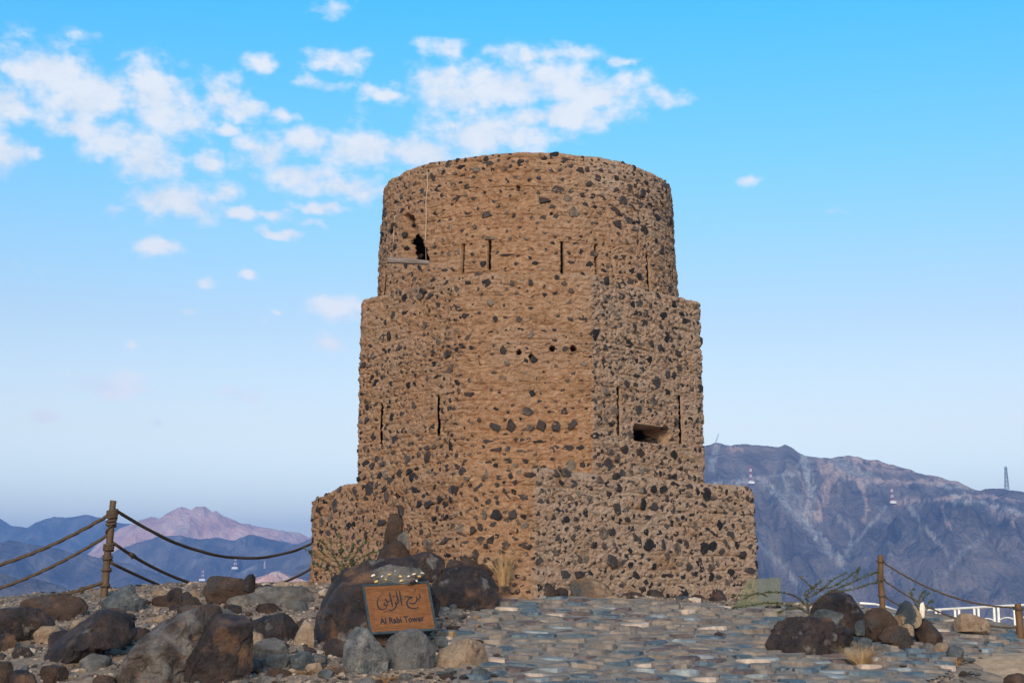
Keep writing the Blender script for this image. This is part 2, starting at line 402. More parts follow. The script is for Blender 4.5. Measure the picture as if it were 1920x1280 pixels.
def base_z(x, y):
    x = np.asarray(x, float); y = np.asarray(y, float)
    yy = np.clip(y, 18.2, 27.5)
    xx = np.clip(x, -9, 9)
    z = -.02 - .17 * (27.5 - yy) - .04 * (xx - .3)
    z = z - .05 * np.maximum(0, -x - 4.5) - .05 * np.maximum(0, x - 6.0)
    s = poly_sdf(x, y, PLATEAU)
    z = z - .42 * np.maximum(0, s) ** 1.15
    return np.maximum(z, VALLEY)
def G0(u, v):
    """where the photo's pixel meets the smooth ground"""
    t = np.linspace(6, 45, 1600); r = ray(u, v); r = r / r[1]
    p = r[None] * t[:, None]
    h = p[:, 2] - base_z(p[:, 0], p[:, 1])
    k = np.argmax(h < 0) if (h < 0).any() else len(t) - 1
    return p[k]
PATH_PX = [(985, 1116), (1200, 1124), (1360, 1136), (1470, 1140), (1660, 1146), (1760, 1160), (1880, 1178), (1935, 1190), (1940, 1215), (1870, 1232), (1800, 1246), (1715, 1295), (845, 1330), (850, 1240), (842, 1195), (905, 1140), (935, 1122)]
PATH = [tuple(G0(u, v)[:2]) for u, v in PATH_PX]
def ground_z(x, y):
    z = base_z(x, y)
    d = poly_sdf(x, y, PATH)
    k = np.clip((d + .1) / .5, 0, 1)
    near = np.clip((70 - np.hypot(x, y)) / 30, 0, 1)
    n = .07 * fbm(xyz(x * .9, y * .9), 4, 3) + .035 * fbm(xyz(x * 3.1, y * 3.1), 3, 5) + .012 * fbm(xyz(np.asarray(x) * 11, np.asarray(y) * 11), 2, 8)
    z = z + n * k * near - .012 * (1 - k)
    far = np.clip((np.hypot(x, y) - 300) / 2000, 0, 1)
    return z + far * 6 * fbm(xyz(np.asarray(x) * .002, np.asarray(y) * .002), 3, 4)
def zg(x, y):
    return float(ground_z(np.array([x]), np.array([y]))[0])

def axis(lo, hi, fine, far_lo, far_hi, g=1.22):
    a = list(np.arange(lo, hi + 1e-6, fine))
    s = fine; p = hi
    while p < far_hi: s *= g; p += s; a.append(min(p, far_hi))
    s = fine; p = lo; pre = []
    while p > far_lo: s *= g; p -= s; pre.append(max(p, far_lo))
    return np.array(pre[::-1] + a)
gx = axis(-10.5, 10.5, .06, -14000, 14000); gy = axis(19, 29, .045, -3000, 14000)
GX, GY = np.meshgrid(gx, gy)
GZ = ground_z(GX, GY)
ground = link('ground', np_mesh('ground', np.stack([GX, GY, GZ], -1).reshape(-1, 3), grid_faces(len(gx), len(gy)), True, [M['ground']]), kind='structure')

# the mortar bed of the paved path
px_ = np.arange(min(p[0] for p in PATH) - .2, max(p[0] for p in PATH) + .2, .09)
py_ = np.arange(min(p[1] for p in PATH) - .2, max(p[1] for p in PATH) + .2, .09)
PX, PY = np.meshgrid(px_, py_)
D = poly_sdf(PX, PY, PATH) + .12 * fbm(xyz(PX * 2, PY * 2), 2, 6)
PZ = base_z(PX, PY) + .012 + .010 * fbm(xyz(PX * 2.3, PY * 2.3), 3, 9)
fc = grid_faces(len(px_), len(py_)); keep = (D.ravel()[fc] < .05).all(1)
stone_path = link('stone_path', np_mesh('stone_path', np.stack([PX, PY, PZ], -1).reshape(-1, 3), fc[keep], True, [M['mortar']]), kind='structure')
def path_z(x, y):
    return float(base_z(np.array([x]), np.array([y]))[0]) + .012

# paving stones: cells clipped against their neighbours
def clip_poly(poly, mx, my, nx, ny):
    out = []
    n = len(poly)
    for i in range(n):
        ax, ay = poly[i]; bx_, by_ = poly[(i + 1) % n]
        da = (ax - mx) * nx + (ay - my) * ny; db = (bx_ - mx) * nx + (by_ - my) * ny
        if da <= 0: out.append((ax, ay))
        if (da < 0 < db) or (db < 0 < da):
            t = da / (da - db); out.append((ax + (bx_ - ax) * t, ay + (by_ - ay) * t))
    return out
def build_pavers():
    # stones of uneven size thrown down until the bed is full, longer across the slope
    x0, x1 = min(p[0] for p in PATH), max(p[0] for p in PATH); y0, y1 = min(p[1] for p in PATH), max(p[1] for p in PATH)
    pts, rad, cells_ = [], [], {}
    for big_, tries in ((.27, 1500), (.20, 6000), (.145, 14000)):
        for _ in range(tries):
            x, y = random.uniform(x0, x1), random.uniform(y0, y1); r = big_ * random.uniform(.85, 1.2)
            sx_, sy_ = x / 1.35, y; c = (int(sx_ // .6), int(sy_ // .6)); ok = True
            for i in (-1, 0, 1):
                for j in (-1, 0, 1):
                    for (qx, qy, qr) in cells_.get((c[0] + i, c[1] + j), ()):
                        if (qx - sx_) ** 2 + (qy - sy_) ** 2 < ((r + qr) * .62) ** 2: ok = False; break
            if ok:
                cells_.setdefault(c, []).append((sx_, sy_, r)); pts.append((x, y))
    A = np.array(pts)
    d = poly_sdf(A[:, 0], A[:, 1], PATH)
    cells = []
    for i in np.where(d < -.06)[0]:
        cx, cy = A[i]
        poly = [(cx - .48, cy - .36), (cx + .48, cy - .36), (cx + .48, cy + .36), (cx - .48, cy + .36)]
        dd = np.hypot(A[:, 0] - cx, A[:, 1] - cy)
        for j in np.where((dd < .95) & (dd > 1e-6))[0]:
            nx, ny = A[j, 0] - cx, A[j, 1] - cy
            poly = clip_poly(poly, cx + nx / 2, cy + ny / 2, nx, ny)
            if len(poly) < 3: break
        if len(poly) >= 3: cells.append(poly)
    big = MB(); big_idx = []
    items = []
    for poly in cells:
        q = np.array(poly); c = q.mean(0)
        # drop very short edges, nibble the corners
        q = np.array([p for k, p in enumerate(q) if np.linalg.norm(p - q[k - 1]) > .05])
        if len(q) < 3: continue
        e = []
        for k in range(len(q)):
            a, b = q[k], q[(k + 1) % len(q)]
            if np.linalg.norm(b - a) > .12: e += [a + (b - a) * random.uniform(.16, .28), a + (b - a) * random.uniform(.70, .85)]
            else: e += [(a + b) / 2]
        q = np.array(e); c = q.mean(0)
        q = c + (q - c) * random.uniform(.78, .97) + rng.normal(0, .014, q.shape)
        items.append((np.linalg.norm(c), c, q))
    items.sort(key=lambda t: t[0])
    W = [40, 16, 20, 5, 12, 7]
    nobj = 0
    for dist, c, q in items:
        h = random.uniform(.004, .040); tx, ty = random.uniform(-.07, .07), random.uniform(-.08, .06)
        n = len(q); rel = q - c
        def ring(k, z): return np.column_stack([rel * k, z + rel[:, 0] * tx + rel[:, 1] * ty])
        jit = rng.normal(0, .003, n)
        V = np.concatenate([ring(.86, h + jit), ring(1.0, h - .012), ring(1.0, np.full(n, -.06))])
        F = [tuple(range(n))] + [(n + k, n + (k + 1) % n, (k + 1) % n, k) for k in range(n)] + [(2 * n + k, 2 * n + (k + 1) % n, n + (k + 1) % n, n + k) for k in range(n)]
        mi = random.choices(range(6), W)[0]
        z0 = path_z(*c)
        if nobj < 300:
            me = bpy.data.meshes.new('paver'); me.from_pydata(V.tolist(), [], F); me.materials.append(M['pav'][mi])
            o = link('paving_stone', me, stone_path); o.location = (c[0], c[1], z0); nobj += 1
        else:
            big.add(V + np.array([c[0], c[1], z0]), F); big_idx.append((F, mi))
    me = big.mesh('far_pavers', M['pav'])
    # material per stone, in the order the mesh holds its faces
    order = {k: [] for k in big.f}
    for F, mi in big_idx:
        for f in F: order[len(f)].append(mi)
    me.polygons.foreach_set('material_index', np.array([m for k in big.f for m in order[k]], np.int32))
    link('paving_stones_beyond', me, stone_path, 'stuff')
build_pavers()
# ------------------------------------------------------------------ the watchtower
TC = np.array([.34, 32.0])          # axis
def rounded(poly, rad, n=9):
    out = []
    m = len(poly)
    for i in range(m):
        p = np.array(poly[i]); a = np.array(poly[i - 1]) - p; b = np.array(poly[(i + 1) % m]) - p
        la, lb = np.linalg.norm(a), np.linalg.norm(b); r = rad[i] if hasattr(rad, '__len__') else rad
        r = min(r, la * .45, lb * .45)
        p0 = p + a / la * r; p1 = p + b / lb * r
        for t in np.linspace(0, 1, n): out.append((1 - t) ** 2 * p0 + 2 * t * (1 - t) * p + t * t * p1)
    return np.array(out)
class Tier:
    def __init__(s, name, outline, z0, z1, batter, seed, cap, step=.019):
        q = np.concatenate([outline, outline[:1]])
        L = np.concatenate([[0], np.cumsum(np.linalg.norm(np.diff(q, axis=0), axis=1))])
        s.len = L[-1]; s.dense_s = np.linspace(0, s.len, 6000)
        s.dx = np.interp(s.dense_s, L, q[:, 0]); s.dy = np.interp(s.dense_s, L, q[:, 1])
        tx, ty = np.gradient(s.dx), np.gradient(s.dy)
        k = np.ones(61) / 61
        def sm(a): return np.convolve(np.concatenate([a[-31:-1], a, a[1:31]]), k, 'valid')
        tx, ty = sm(tx), sm(ty); l = np.hypot(tx, ty)
        s.nx, s.ny = ty / l, -tx / l             # outward for a counter-clockwise outline
        s.name, s.z0, s.z1, s.batter, s.seed, s.cap, s.step = name, z0, z1, batter, seed, cap, step
        s.slits = []; s.holes = []; s.breach = None
    def at(s, ss, z):
        x = np.interp(ss, s.dense_s, s.dx); y = np.interp(ss, s.dense_s, s.dy)
        nx = np.interp(ss, s.dense_s, s.nx); ny = np.interp(ss, s.dense_s, s.ny)
        o = -s.batter * (z - s.z0)
        return np.stack([x + nx * o, y + ny * o, z + 0 * x], -1), np.stack([nx, ny, 0 * nx], -1)
    def locate(s, u, v):
        if not hasattr(s, '_loc'):
            ss = np.arange(0, s.len, .02); zz = np.arange(s.z0, s.z1 + .05, .02)
            S, Z = np.meshgrid(ss, zz); p, n = s.at(S.ravel(), Z.ravel())
            ok = (n * p).sum(1) < 0
            s._loc = S.ravel()[ok], Z.ravel()[ok], project(p[ok])
        S, Z, (U, V) = s._loc
        k = np.argmin((U - u) ** 2 + (V - v) ** 2)
        return S[k], Z[k]
    def slit(s, u, v0, v1, wpx=6.8, depth=.10):
        a, za = s.locate(u, v0); b, zb = s.locate(u, v1)
        s.slits.append(((a + b) / 2, zb, za, wpx * .0105 / 2, depth))
    def rect(s, u0, v0, u1, v1, depth):
        a, za = s.locate(u0, (v0 + v1) / 2); b, zb = s.locate(u1, (v0 + v1) / 2)
        _, zt = s.locate((u0 + u1) / 2, v0); _, zb = s.locate((u0 + u1) / 2, v1)
        s.slits.append(((a + b) / 2, zb, zt, abs(b - a) / 2, depth))
    def hole(s, u, v, rpx=5):
        a, z = s.locate(u, v); s.holes.append((a, z, rpx * .0105))
    def build(s):
        mid = TC[1] + .8
        ss = [0.0]
        while ss[-1] < s.len:
            y = np.interp(ss[-1], s.dense_s, s.dy)
            ss.append(ss[-1] + (s.step if y < mid else .09))
        ss = ss[:-1]
        zz = list(np.arange(s.z0, s.z1, s.step)) + [s.z1]
        e = .004
        for (a, zb, zt, w, d) in s.slits:
            ss = [q for q in ss if min(abs(q - a - w), abs(q - a + w)) > .008] + [a - w - e, a - w + e, a + w - e, a + w + e]
            zz = [q for q in zz if min(abs(q - zb), abs(q - zt)) > .008] + [zb - e, zb + e, zt - e, zt + e]
        for (a, z, r) in s.holes:
            ss = [q for q in ss if abs(q - a) > r * 1.2] + list(a + np.linspace(-1.2, 1.2, 15) * r)
            zz = [q for q in zz if abs(q - z) > r * 1.2] + list(z + np.linspace(-1.2, 1.2, 15) * r)
        ss = np.array(sorted(ss)); zz = np.array(sorted(zz))
        S, Z = np.meshgrid(ss, zz)
        p, n = s.at(S, Z)
        q = p.copy()
        open_ = np.zeros(S.shape, bool)
        d = .040 * fbm(q * 1.1, 3, s.seed) + .024 * fbm(q * 4.5, 3, s.seed + 5)
        wq = q + .05 * np.stack([fbm(q * 5, 2, s.seed + 2), fbm(q * 5, 2, s.seed + 4), fbm(q * 5, 2, s.seed + 6)], -1)
        # cloddy mud: rounded lumps parted by sharp creases
        d += .062 * np.minimum(np.abs(vnoise(wq * np.array([7, 7, 12]), s.seed + 9)), .45) + .036 * np.minimum(np.abs(vnoise(wq * np.array([16, 16, 25]), s.seed + 12)), .5)
        d += .016 * fbm(q * np.array([26, 26, 30]), 2, s.seed + 3) - .03
        # lifts of puddled mud: a wavering, broken groove between them
        lift = (Z + .035 * fbm(q * .9, 2, s.seed + 40)) / .29
        fr = lift - np.floor(lift); gate = np.clip(.75 + 1.1 * fbm(q * 1.7, 2, s.seed + 50), .1, 1)
        d -= .022 * gate * np.exp(-((fr - .5) / .06) ** 2)
        d += .005 * gate * np.cos((fr - .5) * 2 * math.pi) * -1
        # shrinkage cracks, near upright
        cr = np.abs(vnoise(q * np.array([2.3, 2.3, .55]) + 40 + .5 * fbm(q * 4, 2, 77)[..., None], s.seed + 60))
        d -= .022 * np.exp(-(cr / .014) ** 2) * np.clip(fbm(q * .8, 2, s.seed + 70) * 3 + .2, 0, 1)
        for (a, zb, zt, w, dep) in s.slits:
            m = (np.abs(S - a) < w) & (Z > zb) & (Z < zt)
            dd = -dep + .01 * fbm(q * 9, 2, 3)
            if w > .15: dd = dd + dep * .62 * np.clip((S - a) / w * .6 - (Z - (zb + zt) / 2) / (zt - zb) * 1.3 + .1 + .4 * fbm(q * 6, 2, 4), 0, 1)   # rubble heaped inside
            d = np.where(m, dd + np.minimum(d, 0) * .5, d); open_ |= m & (dd < 0 if w < .15 else dd < -dep * .62)
        for (a, z, r) in s.holes:
            rr = np.hypot(S - a, Z - z) * (1 + .25 * fbm(q * 20, 1, 2))
            d = np.where(rr < r, -.45, d); open_ |= rr < r
        if s.breach is not None:
            U, V = project(p)
            bs = poly_sdf(U, V, s.breach) + 5 * fbm(q * 7, 3, 91)
            m = np.clip(-bs / 3, 0, 1) * ((n * p).sum(-1) < 0)
            d = d - m * (.30 + .12 * fbm(q * 5, 3, 92)); open_ |= (m > .45) & (U > 760 + 9 * fbm(q * 6, 2, 93)) & (V < 487)
        rim = np.clip((Z - (s.z1 - .09)) / .09, 0, 1); d = d - .07 * rim ** 2.2
        p = p + n * d[..., None]
        # ragged upper edge
        wear = np.clip((Z - (s.z1 - .25)) / .25, 0, 1)
        edge = .045 * fbm(q * np.array([2.2, 2.2, 0]), 4, s.seed + 80) + .015 * fbm(q * np.array([9, 9, 0]), 2, s.seed + 81)
        p[..., 2] += wear * edge
        if getattr(s, 'worn', None) is not None: p[..., 2] -= wear * s.worn(S, p)
        s.P, s.N = p, n
        rows = [p]
        top = p[-1]; c = np.array([TC[0], TC[1], 0])
        for k, dz in s.cap:
            r = top + (c - top) * np.array([k, k, 0]); r[:, 2] += dz + .02 * fbm(r * 5, 2, 8)
            rows.append(r[None])
        V = np.concatenate(rows); nv, nu = V.shape[:2]
        fc = grid_faces(nu, nv, True)
        op = np.zeros((nv, nu), bool); op[:open_.shape[0]] = open_
        s.me = np_mesh(s.name, V.reshape(-1, 3), fc[~op.ravel()[fc].all(1)], True, [M['mud']])
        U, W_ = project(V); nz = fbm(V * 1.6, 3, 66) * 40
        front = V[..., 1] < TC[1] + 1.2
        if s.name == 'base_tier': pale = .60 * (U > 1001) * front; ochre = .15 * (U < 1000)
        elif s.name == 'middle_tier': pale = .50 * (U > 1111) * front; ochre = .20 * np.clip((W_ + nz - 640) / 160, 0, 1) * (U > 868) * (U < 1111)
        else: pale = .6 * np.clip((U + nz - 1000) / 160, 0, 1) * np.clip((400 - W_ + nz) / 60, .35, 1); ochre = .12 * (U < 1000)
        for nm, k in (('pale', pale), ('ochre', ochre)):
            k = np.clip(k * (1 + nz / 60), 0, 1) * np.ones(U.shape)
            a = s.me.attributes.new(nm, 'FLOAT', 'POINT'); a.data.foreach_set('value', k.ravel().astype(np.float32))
        return s.me
    def front(s):
        vis = (s.N * s.P).sum(-1) < -.08 * np.linalg.norm(s.P, axis=-1)
        return s.P[vis], s.N[vis]

def W(u, v, Y): return P(u, v, Y)
def xy(u, v, Y): p = P(u, v, Y); return (p[0], p[1])
# plans, read off the corners; counter-clockwise seen from above
mid_plan = [xy(870, 690, 28.25), xy(1110, 690, 28.25), xy(1318, 690, 31.05), (3.98, 33.4), (1.7, 36.0), (-.9, 36.0), (-3.2, 33.4), xy(672, 690, 30.9)]
base_plan = [xy(868, 990, 26.95), xy(1000, 990, 26.8), xy(1419, 990, 31.9), (5.3, 34.4), (2.6, 37.0), (-1.9, 37.0), (-4.5, 34.6), xy(581, 990, 32.9)]
th = np.linspace(0, 2 * math.pi, 400, endpoint=False) + math.pi / 2
drum_plan = np.column_stack([TC[0] + 3.28 * np.cos(th), TC[1] + 3.28 * np.sin(th)])
ZB = P(960, 876, 26.85)[2]; ZM = P(990, 513, 28.25)[2]; ZT = P(985, 285, 28.85)[2]
def roll(q, cx):                     # start the seam at the back
    k = np.argmax(q[:, 1]); return np.roll(q, -k, axis=0)
base_tier = Tier('base_tier', roll(rounded(base_plan, [.5, .12, .10, .3, .3, .3, .3, .12]), 0), -.75, ZB, .012, 11, [(.03, .0), (.08, .02), (.22, .03), (.5, .04)])
middle_tier = Tier('middle_tier', roll(rounded(mid_plan, [.5, .10, .10, .3, .3, .3, .3, .10]), 0), ZB - .12, ZM, .008, 23, [(.03, .0), (.08, .03), (.25, .03), (.5, .0)])
drum = Tier('drum', roll(drum_plan, 0), ZM - .12, ZT, .044, 37, [(.02, .01), (.06, .01), (.14, .0), (.15, -.9), (.6, -.95), (.97, -.95)])
for a in ((867, 457, 512), (917, 450, 506), (1055, 453, 514), (1120, 458, 513), (1216, 478, 552, 10, .04), (1264, 500, 545, 16, .03), (721, 500, 552, 16, .03)): drum.slit(*a)
for a in ((972, 351, 4), (908, 361, 3), (1034, 400, 3)): drum.hole(*a)
drum.breach = [(755, 402), (774, 402), (784, 430), (793, 448), (800, 470), (804, 490), (762, 493), (754, 478), (756, 440)]
for a in ((713, 755, 832, 10, .035), (820, 740, 816, 11, .035), (1160, 725, 816, 11, .035), (1276, 740, 832, 11, .035)): middle_tier.slit(*a)
middle_tier.rect(1189, 798, 1254, 831, .75)
for a in ((973, 660), (996, 668), (1036, 652, 5.5), (1074, 652, 5.5), (814, 659, 3.5), (841, 651, 3), (752, 672, 4), (1180, 662, 3), (1210, 668, 3)): middle_tier.hole(*a)
def worn_base(S, p):
    U, V = project(p)
    return np.where(U < 700, np.clip((642 - U) / 40, 0, 1) * .16 + np.clip((602 - U) / 16, 0, 1) * .10, 0) + np.where(U > 1200, np.clip((U - 1398) / 22, 0, 1) * .12, 0)
base_tier.worn = worn_base
tower = empty('watchtower', (TC[0], TC[1], -.3), 'tall round-topped mud and stone watchtower on a stepped polygonal base', 'watchtower')
tier_obj = {}
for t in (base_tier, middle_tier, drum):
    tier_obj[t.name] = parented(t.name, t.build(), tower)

# --- stones set in the mud: angular flat-faced lumps
def stone_mesh(seed):
    r = random.Random(seed)
    n = r.choice((4, 5, 5, 6, 6, 7))
    an = sorted((k + r.uniform(-.34, .34)) / n * 2 * math.pi for k in range(n))
    q = np.array([(math.cos(a) * r.uniform(.68, 1.25), math.sin(a) * r.uniform(.68, 1.25)) for a in an])
    tl = (r.uniform(-.22, .22), r.uniform(-.22, .22))
    def ring(k, z, j): return [(x * k + r.uniform(-j, j), y * k + r.uniform(-j, j), z + x * tl[0] + y * tl[1] + r.uniform(-j, j)) for x, y in q]
    V = ring(.80, .22, .06) + ring(1.0, .04, .05) + ring(.92, -.8, .05)
    F = [tuple(range(n))] + [(n + k, n + (k + 1) % n, (k + 1) % n, k) for k in range(n)] + [(2 * n + k, 2 * n + (k + 1) % n, n + (k + 1) % n, n + k) for k in range(n)]
    return np.array(V), F
SHAPES = [stone_mesh(100 + k) for k in range(28)]
SHAPE_ME = []
for V, F in SHAPES:
    me = bpy.data.meshes.new('wall_stone'); me.from_pydata(V.tolist(), [], F); me.materials.append(M['stone']); SHAPE_ME.append(me)
stones = []          # (visible size, tier, point, normal, half width, half height, roll)
class Spots:
    def __init__(s): s.h = {}
    def free(s, p, r):
        c = tuple(np.floor(p / .4).astype(int))
        for dx in (-1, 0, 1):
            for dy in (-1, 0, 1):
                for dz in (-1, 0, 1):
                    for (q, rq) in s.h.get((c[0] + dx, c[1] + dy, c[2] + dz), ()):
                        if np.sum((q - p) ** 2) < (r + rq) ** 2: return False
        s.h.setdefault(c, []).append((p, r)); return True
spots = Spots()
def near_feature(t, u, v):
    for (a, zb, zt, w, dep) in t._feat:
        if a[0] - 5 < u < a[1] + 5 and zb < v < zt: return True
    return False
# signature stones, by their pixels in the photograph (u, v, width, height, roll)
SIG = {'middle_tier': [(927, 800, 27, 22, .2), (958, 797, 20, 24, 0), (990, 802, 22, 18, 0), (1015, 798, 20, 24, -.1), (1042, 797, 21, 22, 0), (1073, 797, 22, 24, .1),
        (988, 771, 32, 18, 0), (1055, 770, 17, 18, 0), (1042, 753, 18, 12, .3), (1008, 752, 20, 9, 0), (994, 627, 17, 16, 0), (1017, 620, 22, 14, 0), (944, 658, 18, 20, .2), (921, 665, 10, 22, -.5),
        (1230, 718, 15, 27, 0), (1189, 611, 14, 28, .1), (1208, 607, 14, 20, .4), (1245, 592, 18, 22, .3), (1237, 650, 10, 18, 0), (1262, 650, 11, 12, 0), (1147, 700, 12, 14, 0), (797, 607, 18, 20, .2),
        (705, 717, 18, 14, .3), (838, 665, 18, 16, .4), (880, 652, 14, 10, 0), (817, 708, 22, 9, .1), (728, 630, 9, 18, 0), (820, 705, 10, 7, 0), (1152, 770, 16, 20, 0), (1300, 795, 10, 17, 0),
        (1170, 842, 20, 22, .3), (1200, 849, 17, 17, 0), (1141, 870, 14, 26, 0), (1201, 882, 14, 20, 0), (1121, 873, 16, 13, 0), (1246, 857, 12, 14, 0), (1262, 853, 14, 20, .3), (1253, 878, 14, 16, 0), (1265, 893, 16, 16, 0), (1291, 893, 14, 14, 0),
        (1036, 842, 24, 15, .2), (930, 842, 30, 11, 0), (980, 844, 38, 6, 0), (1067, 840, 22, 12, 0), (1010, 826, 30, 8, 0), (915, 826, 20, 9, 0), (950, 864, 22, 10, 0), (985, 865, 14, 9, 0), (845, 842, 10, 28, 0), (815, 836, 13, 14, 0), (800, 838, 12, 12, 0),
        (793, 548, 18, 16, 0), (808, 556, 17, 16, 0), (836, 530, 14, 9, .5), (757, 558, 15, 16, 0), (787, 555, 12, 18, 0), (911, 530, 19, 20, 0), (960, 531, 11, 14, 0), (994, 530, 11, 15, 0), (1057, 531, 17, 11, 0), (937, 548, 13, 10, 0), (1021, 551, 13, 13, 0), (1042, 550, 17, 7, 0), (970, 552, 14, 9, -.5),
        (1138, 527, 10, 22, -.5), (1186, 570, 10, 14, 0), (1133, 556, 7, 16, -.4), (1278, 588, 12, 9, 0), (1282, 601, 12, 12, 0), (1264, 568, 9, 14, 0)],
    'drum': [(1046, 356, 32, 18, .1), (1071, 361, 18, 12, 0), (1085, 320, 22, 16, -.2), (1168, 378, 20, 20, .5), (1207, 433, 16, 20, 0), (1190, 428, 14, 13, 0), (1020, 376, 25, 14, 0), (923, 377, 26, 14, -.3), (921, 340, 34, 9, .05), (893, 318, 19, 12, 0), (875, 349, 12, 14, 0),
        (918, 306, 17, 11, 0), (832, 322, 12, 16, .1), (872, 367, 10, 12, 0), (877, 400, 14, 13, 0), (815, 402, 12, 12, 0), (842, 426, 12, 9, 0), (1070, 492, 20, 12, 0), (1078, 458, 13, 9, .3), (1020, 407, 18, 9, .1), (1098, 384, 18, 11, -.3), (1150, 390, 36, 12, -.5), (1090, 443, 12, 8, 0),
        (1157, 333, 14, 13, 0), (1150, 312, 20, 11, -.4), (1196, 340, 10, 13, 0), (1215, 358, 12, 14, .5), (1257, 415, 16, 18, 0), (1248, 440, 12, 16, .3), (1241, 447, 10, 12, 0), (1233, 406, 12, 16, 0), (758, 350, 12, 15, .3), (742, 378, 13, 11, .3), (752, 370, 10, 12, 0), (800, 322, 9, 8, 0), (918, 446, 22, 8, 0), (950, 478, 28, 6, 0), (1003, 493, 16, 7, 0), (840, 476, 10, 10, -.6), (834, 506, 12, 8, 0), (1223, 499, 12, 12, 0), (1238, 500, 11, 11, 0), (1258, 477, 8, 15, .3)],
    'base_tier': [(911, 895, 15, 28, -.1), (876, 896, 14, 12, -.5), (932, 908, 11, 10, 0), (992, 890, 26, 12, 0), (1009, 905, 18, 8, 0), (957, 893, 12, 14, 0), (931, 963, 26, 24, 0), (962, 964, 20, 18, 0), (907, 966, 15, 22, 0), (891, 970, 12, 16, 0), (887, 992, 13, 18, 0), (899, 988, 12, 16, 0),
        (902, 1012, 16, 20, 0), (920, 1012, 19, 20, 0), (836, 1015, 32, 16, .1), (868, 1016, 18, 14, .3), (803, 1020, 18, 26, .3), (804, 945, 19, 19, 0), (787, 944, 13, 18, 0), (833, 947, 14, 15, 0), (765, 918, 16, 10, .2), (777, 918, 14, 16, -.4), (687, 934, 13, 12, 0), (612, 942, 15, 20, 0), (619, 970, 14, 16, 0), (638, 962, 10, 18, 0), (673, 958, 13, 12, 0), (656, 962, 12, 10, 0),
        (715, 978, 25, 14, 0), (655, 988, 12, 18, .2), (614, 1000, 14, 18, -.3), (602, 998, 11, 17, 0), (674, 1014, 11, 15, 0), (833, 972, 30, 6, .15), (845, 968, 12, 8, 0), (838, 1040, 17, 13, 0), (870, 1044, 16, 14, 0), (1037, 972, 16, 16, -.3), (1063, 972, 13, 14, 0), (1047, 957, 12, 9, -.3),
        (1205, 946, 15, 24, .1), (1263, 958, 13, 22, 0), (1240, 953, 11, 17, 0), (1298, 964, 18, 11, 0), (1358, 961, 14, 20, 0), (1319, 962, 9, 14, 0), (1250, 985, 11, 14, .2), (1303, 985, 12, 20, .3), (1326, 994, 15, 14, -.5), (1192, 1009, 24, 16, -.5), (1216, 1021, 25, 20, .4), (1243, 1022, 12, 24, 0), (1363, 1021, 24, 13, -.6), (1394, 1040, 19, 16, 0), (1353, 1033, 12, 14, 0),
        (1293, 1060, 13, 20, -.1), (1315, 1064, 12, 20, 0), (1407, 1067, 27, 13, 0), (1371, 1073, 14, 13, 0), (1227, 1060, 13, 14, 0), (1183, 1058, 12, 15, 0), (1159, 1053, 17, 17, 0), (1199, 1056, 11, 10, 0), (1060, 1075, 19, 17, 0), (1086, 1075, 18, 15, .1), (1165, 1098, 10, 22, -.6), (1256, 1078, 20, 7, 0), (1320, 1096, 14, 18, 0), (1362, 1090, 13, 12, 0), (1348, 1080, 14, 10, 0), (1087, 1050, 12, 22, .4), (1116, 1021, 14, 16, .2),
        (1326, 925, 14, 24, 0), (1307, 921, 14, 20, 0), (1290, 926, 13, 16, 0), (1292, 912, 14, 12, 0), (1244, 918, 15, 18, 0), (1226, 918, 17, 16, 0), (1210, 920, 13, 16, 0), (1265, 908, 26, 14, 0), (1352, 916, 11, 16, 0), (1401, 931, 11, 15, 0), (1124, 900, 15, 14, 0), (1161, 912, 11, 20, .3), (1075, 904, 12, 20, 0), (1183, 903, 18, 8, 0), (1065, 885, 26, 7, -.1), (1103, 912, 22, 8, -.4), (1052, 903, 14, 13, 0)]}
def add_stone(t, u, v, wpx, hpx, roll_):
    U, V = t._uv
    k = np.argmin((U - u) ** 2 + (V - v) ** 2)
    if (U[k] - u) ** 2 + (V[k] - v) ** 2 > 100: return
    p, n = t._p[k], t._n[k]
    cosx = max(.45, abs(n[1]))
    w = wpx * p[1] / F_PX / cosx / 2; h = hpx * p[1] / F_PX / 2
    spots.free(p, max(w, h) * .8)
    stones.append((wpx * hpx + 500, t, p, n, w, h, roll_))
def zone(t, u, v):
    """(chance, small, large) of a stone at this pixel of the wall, in photo pixels"""
    if t is base_tier:
        if 1000 < u < 1130 and v > 900: return .85, 7, 22
        if u > 1130: return 1.5, 10, 29
        return 1.35, 9, 29
    if t is middle_tier:
        if u < 872: return (.85, 7, 22) if v < 820 else (1.2, 9, 26)
        if u < 1112: return (.45, 7, 20) if v < 820 else (1.0, 9, 28)
        return (1.0, 7, 24) if v < 830 else (1.5, 10, 28)
    if v < 320: return 1.2, 8, 22
    if 800 < u < 1100: return .45, 7, 22
    if u >= 1100: return (1.3, 8, 25) if v < 430 else (.8, 7, 22)
    return .9, 7, 22
for t in (base_tier, middle_tier, drum):
    t._p, t._n = t.front(); t._uv = project(t._p)
    t._feat = []
    for (a, zb, zt, w, dep) in t.slits:
        pts, _ = t.at(np.array([a - w, a + w, a, a]), np.array([zb, zb, zb, zt])); U, V = project(pts)
        t._feat.append(((min(U[:2]), max(U[:2])), V[3] - 3, V[2] + 3, 0, 0))
    if t is drum: t._feat.append(((750, 803), 400, 495, 0, 0))
    for a in SIG[t.name]: add_stone(t, *a)
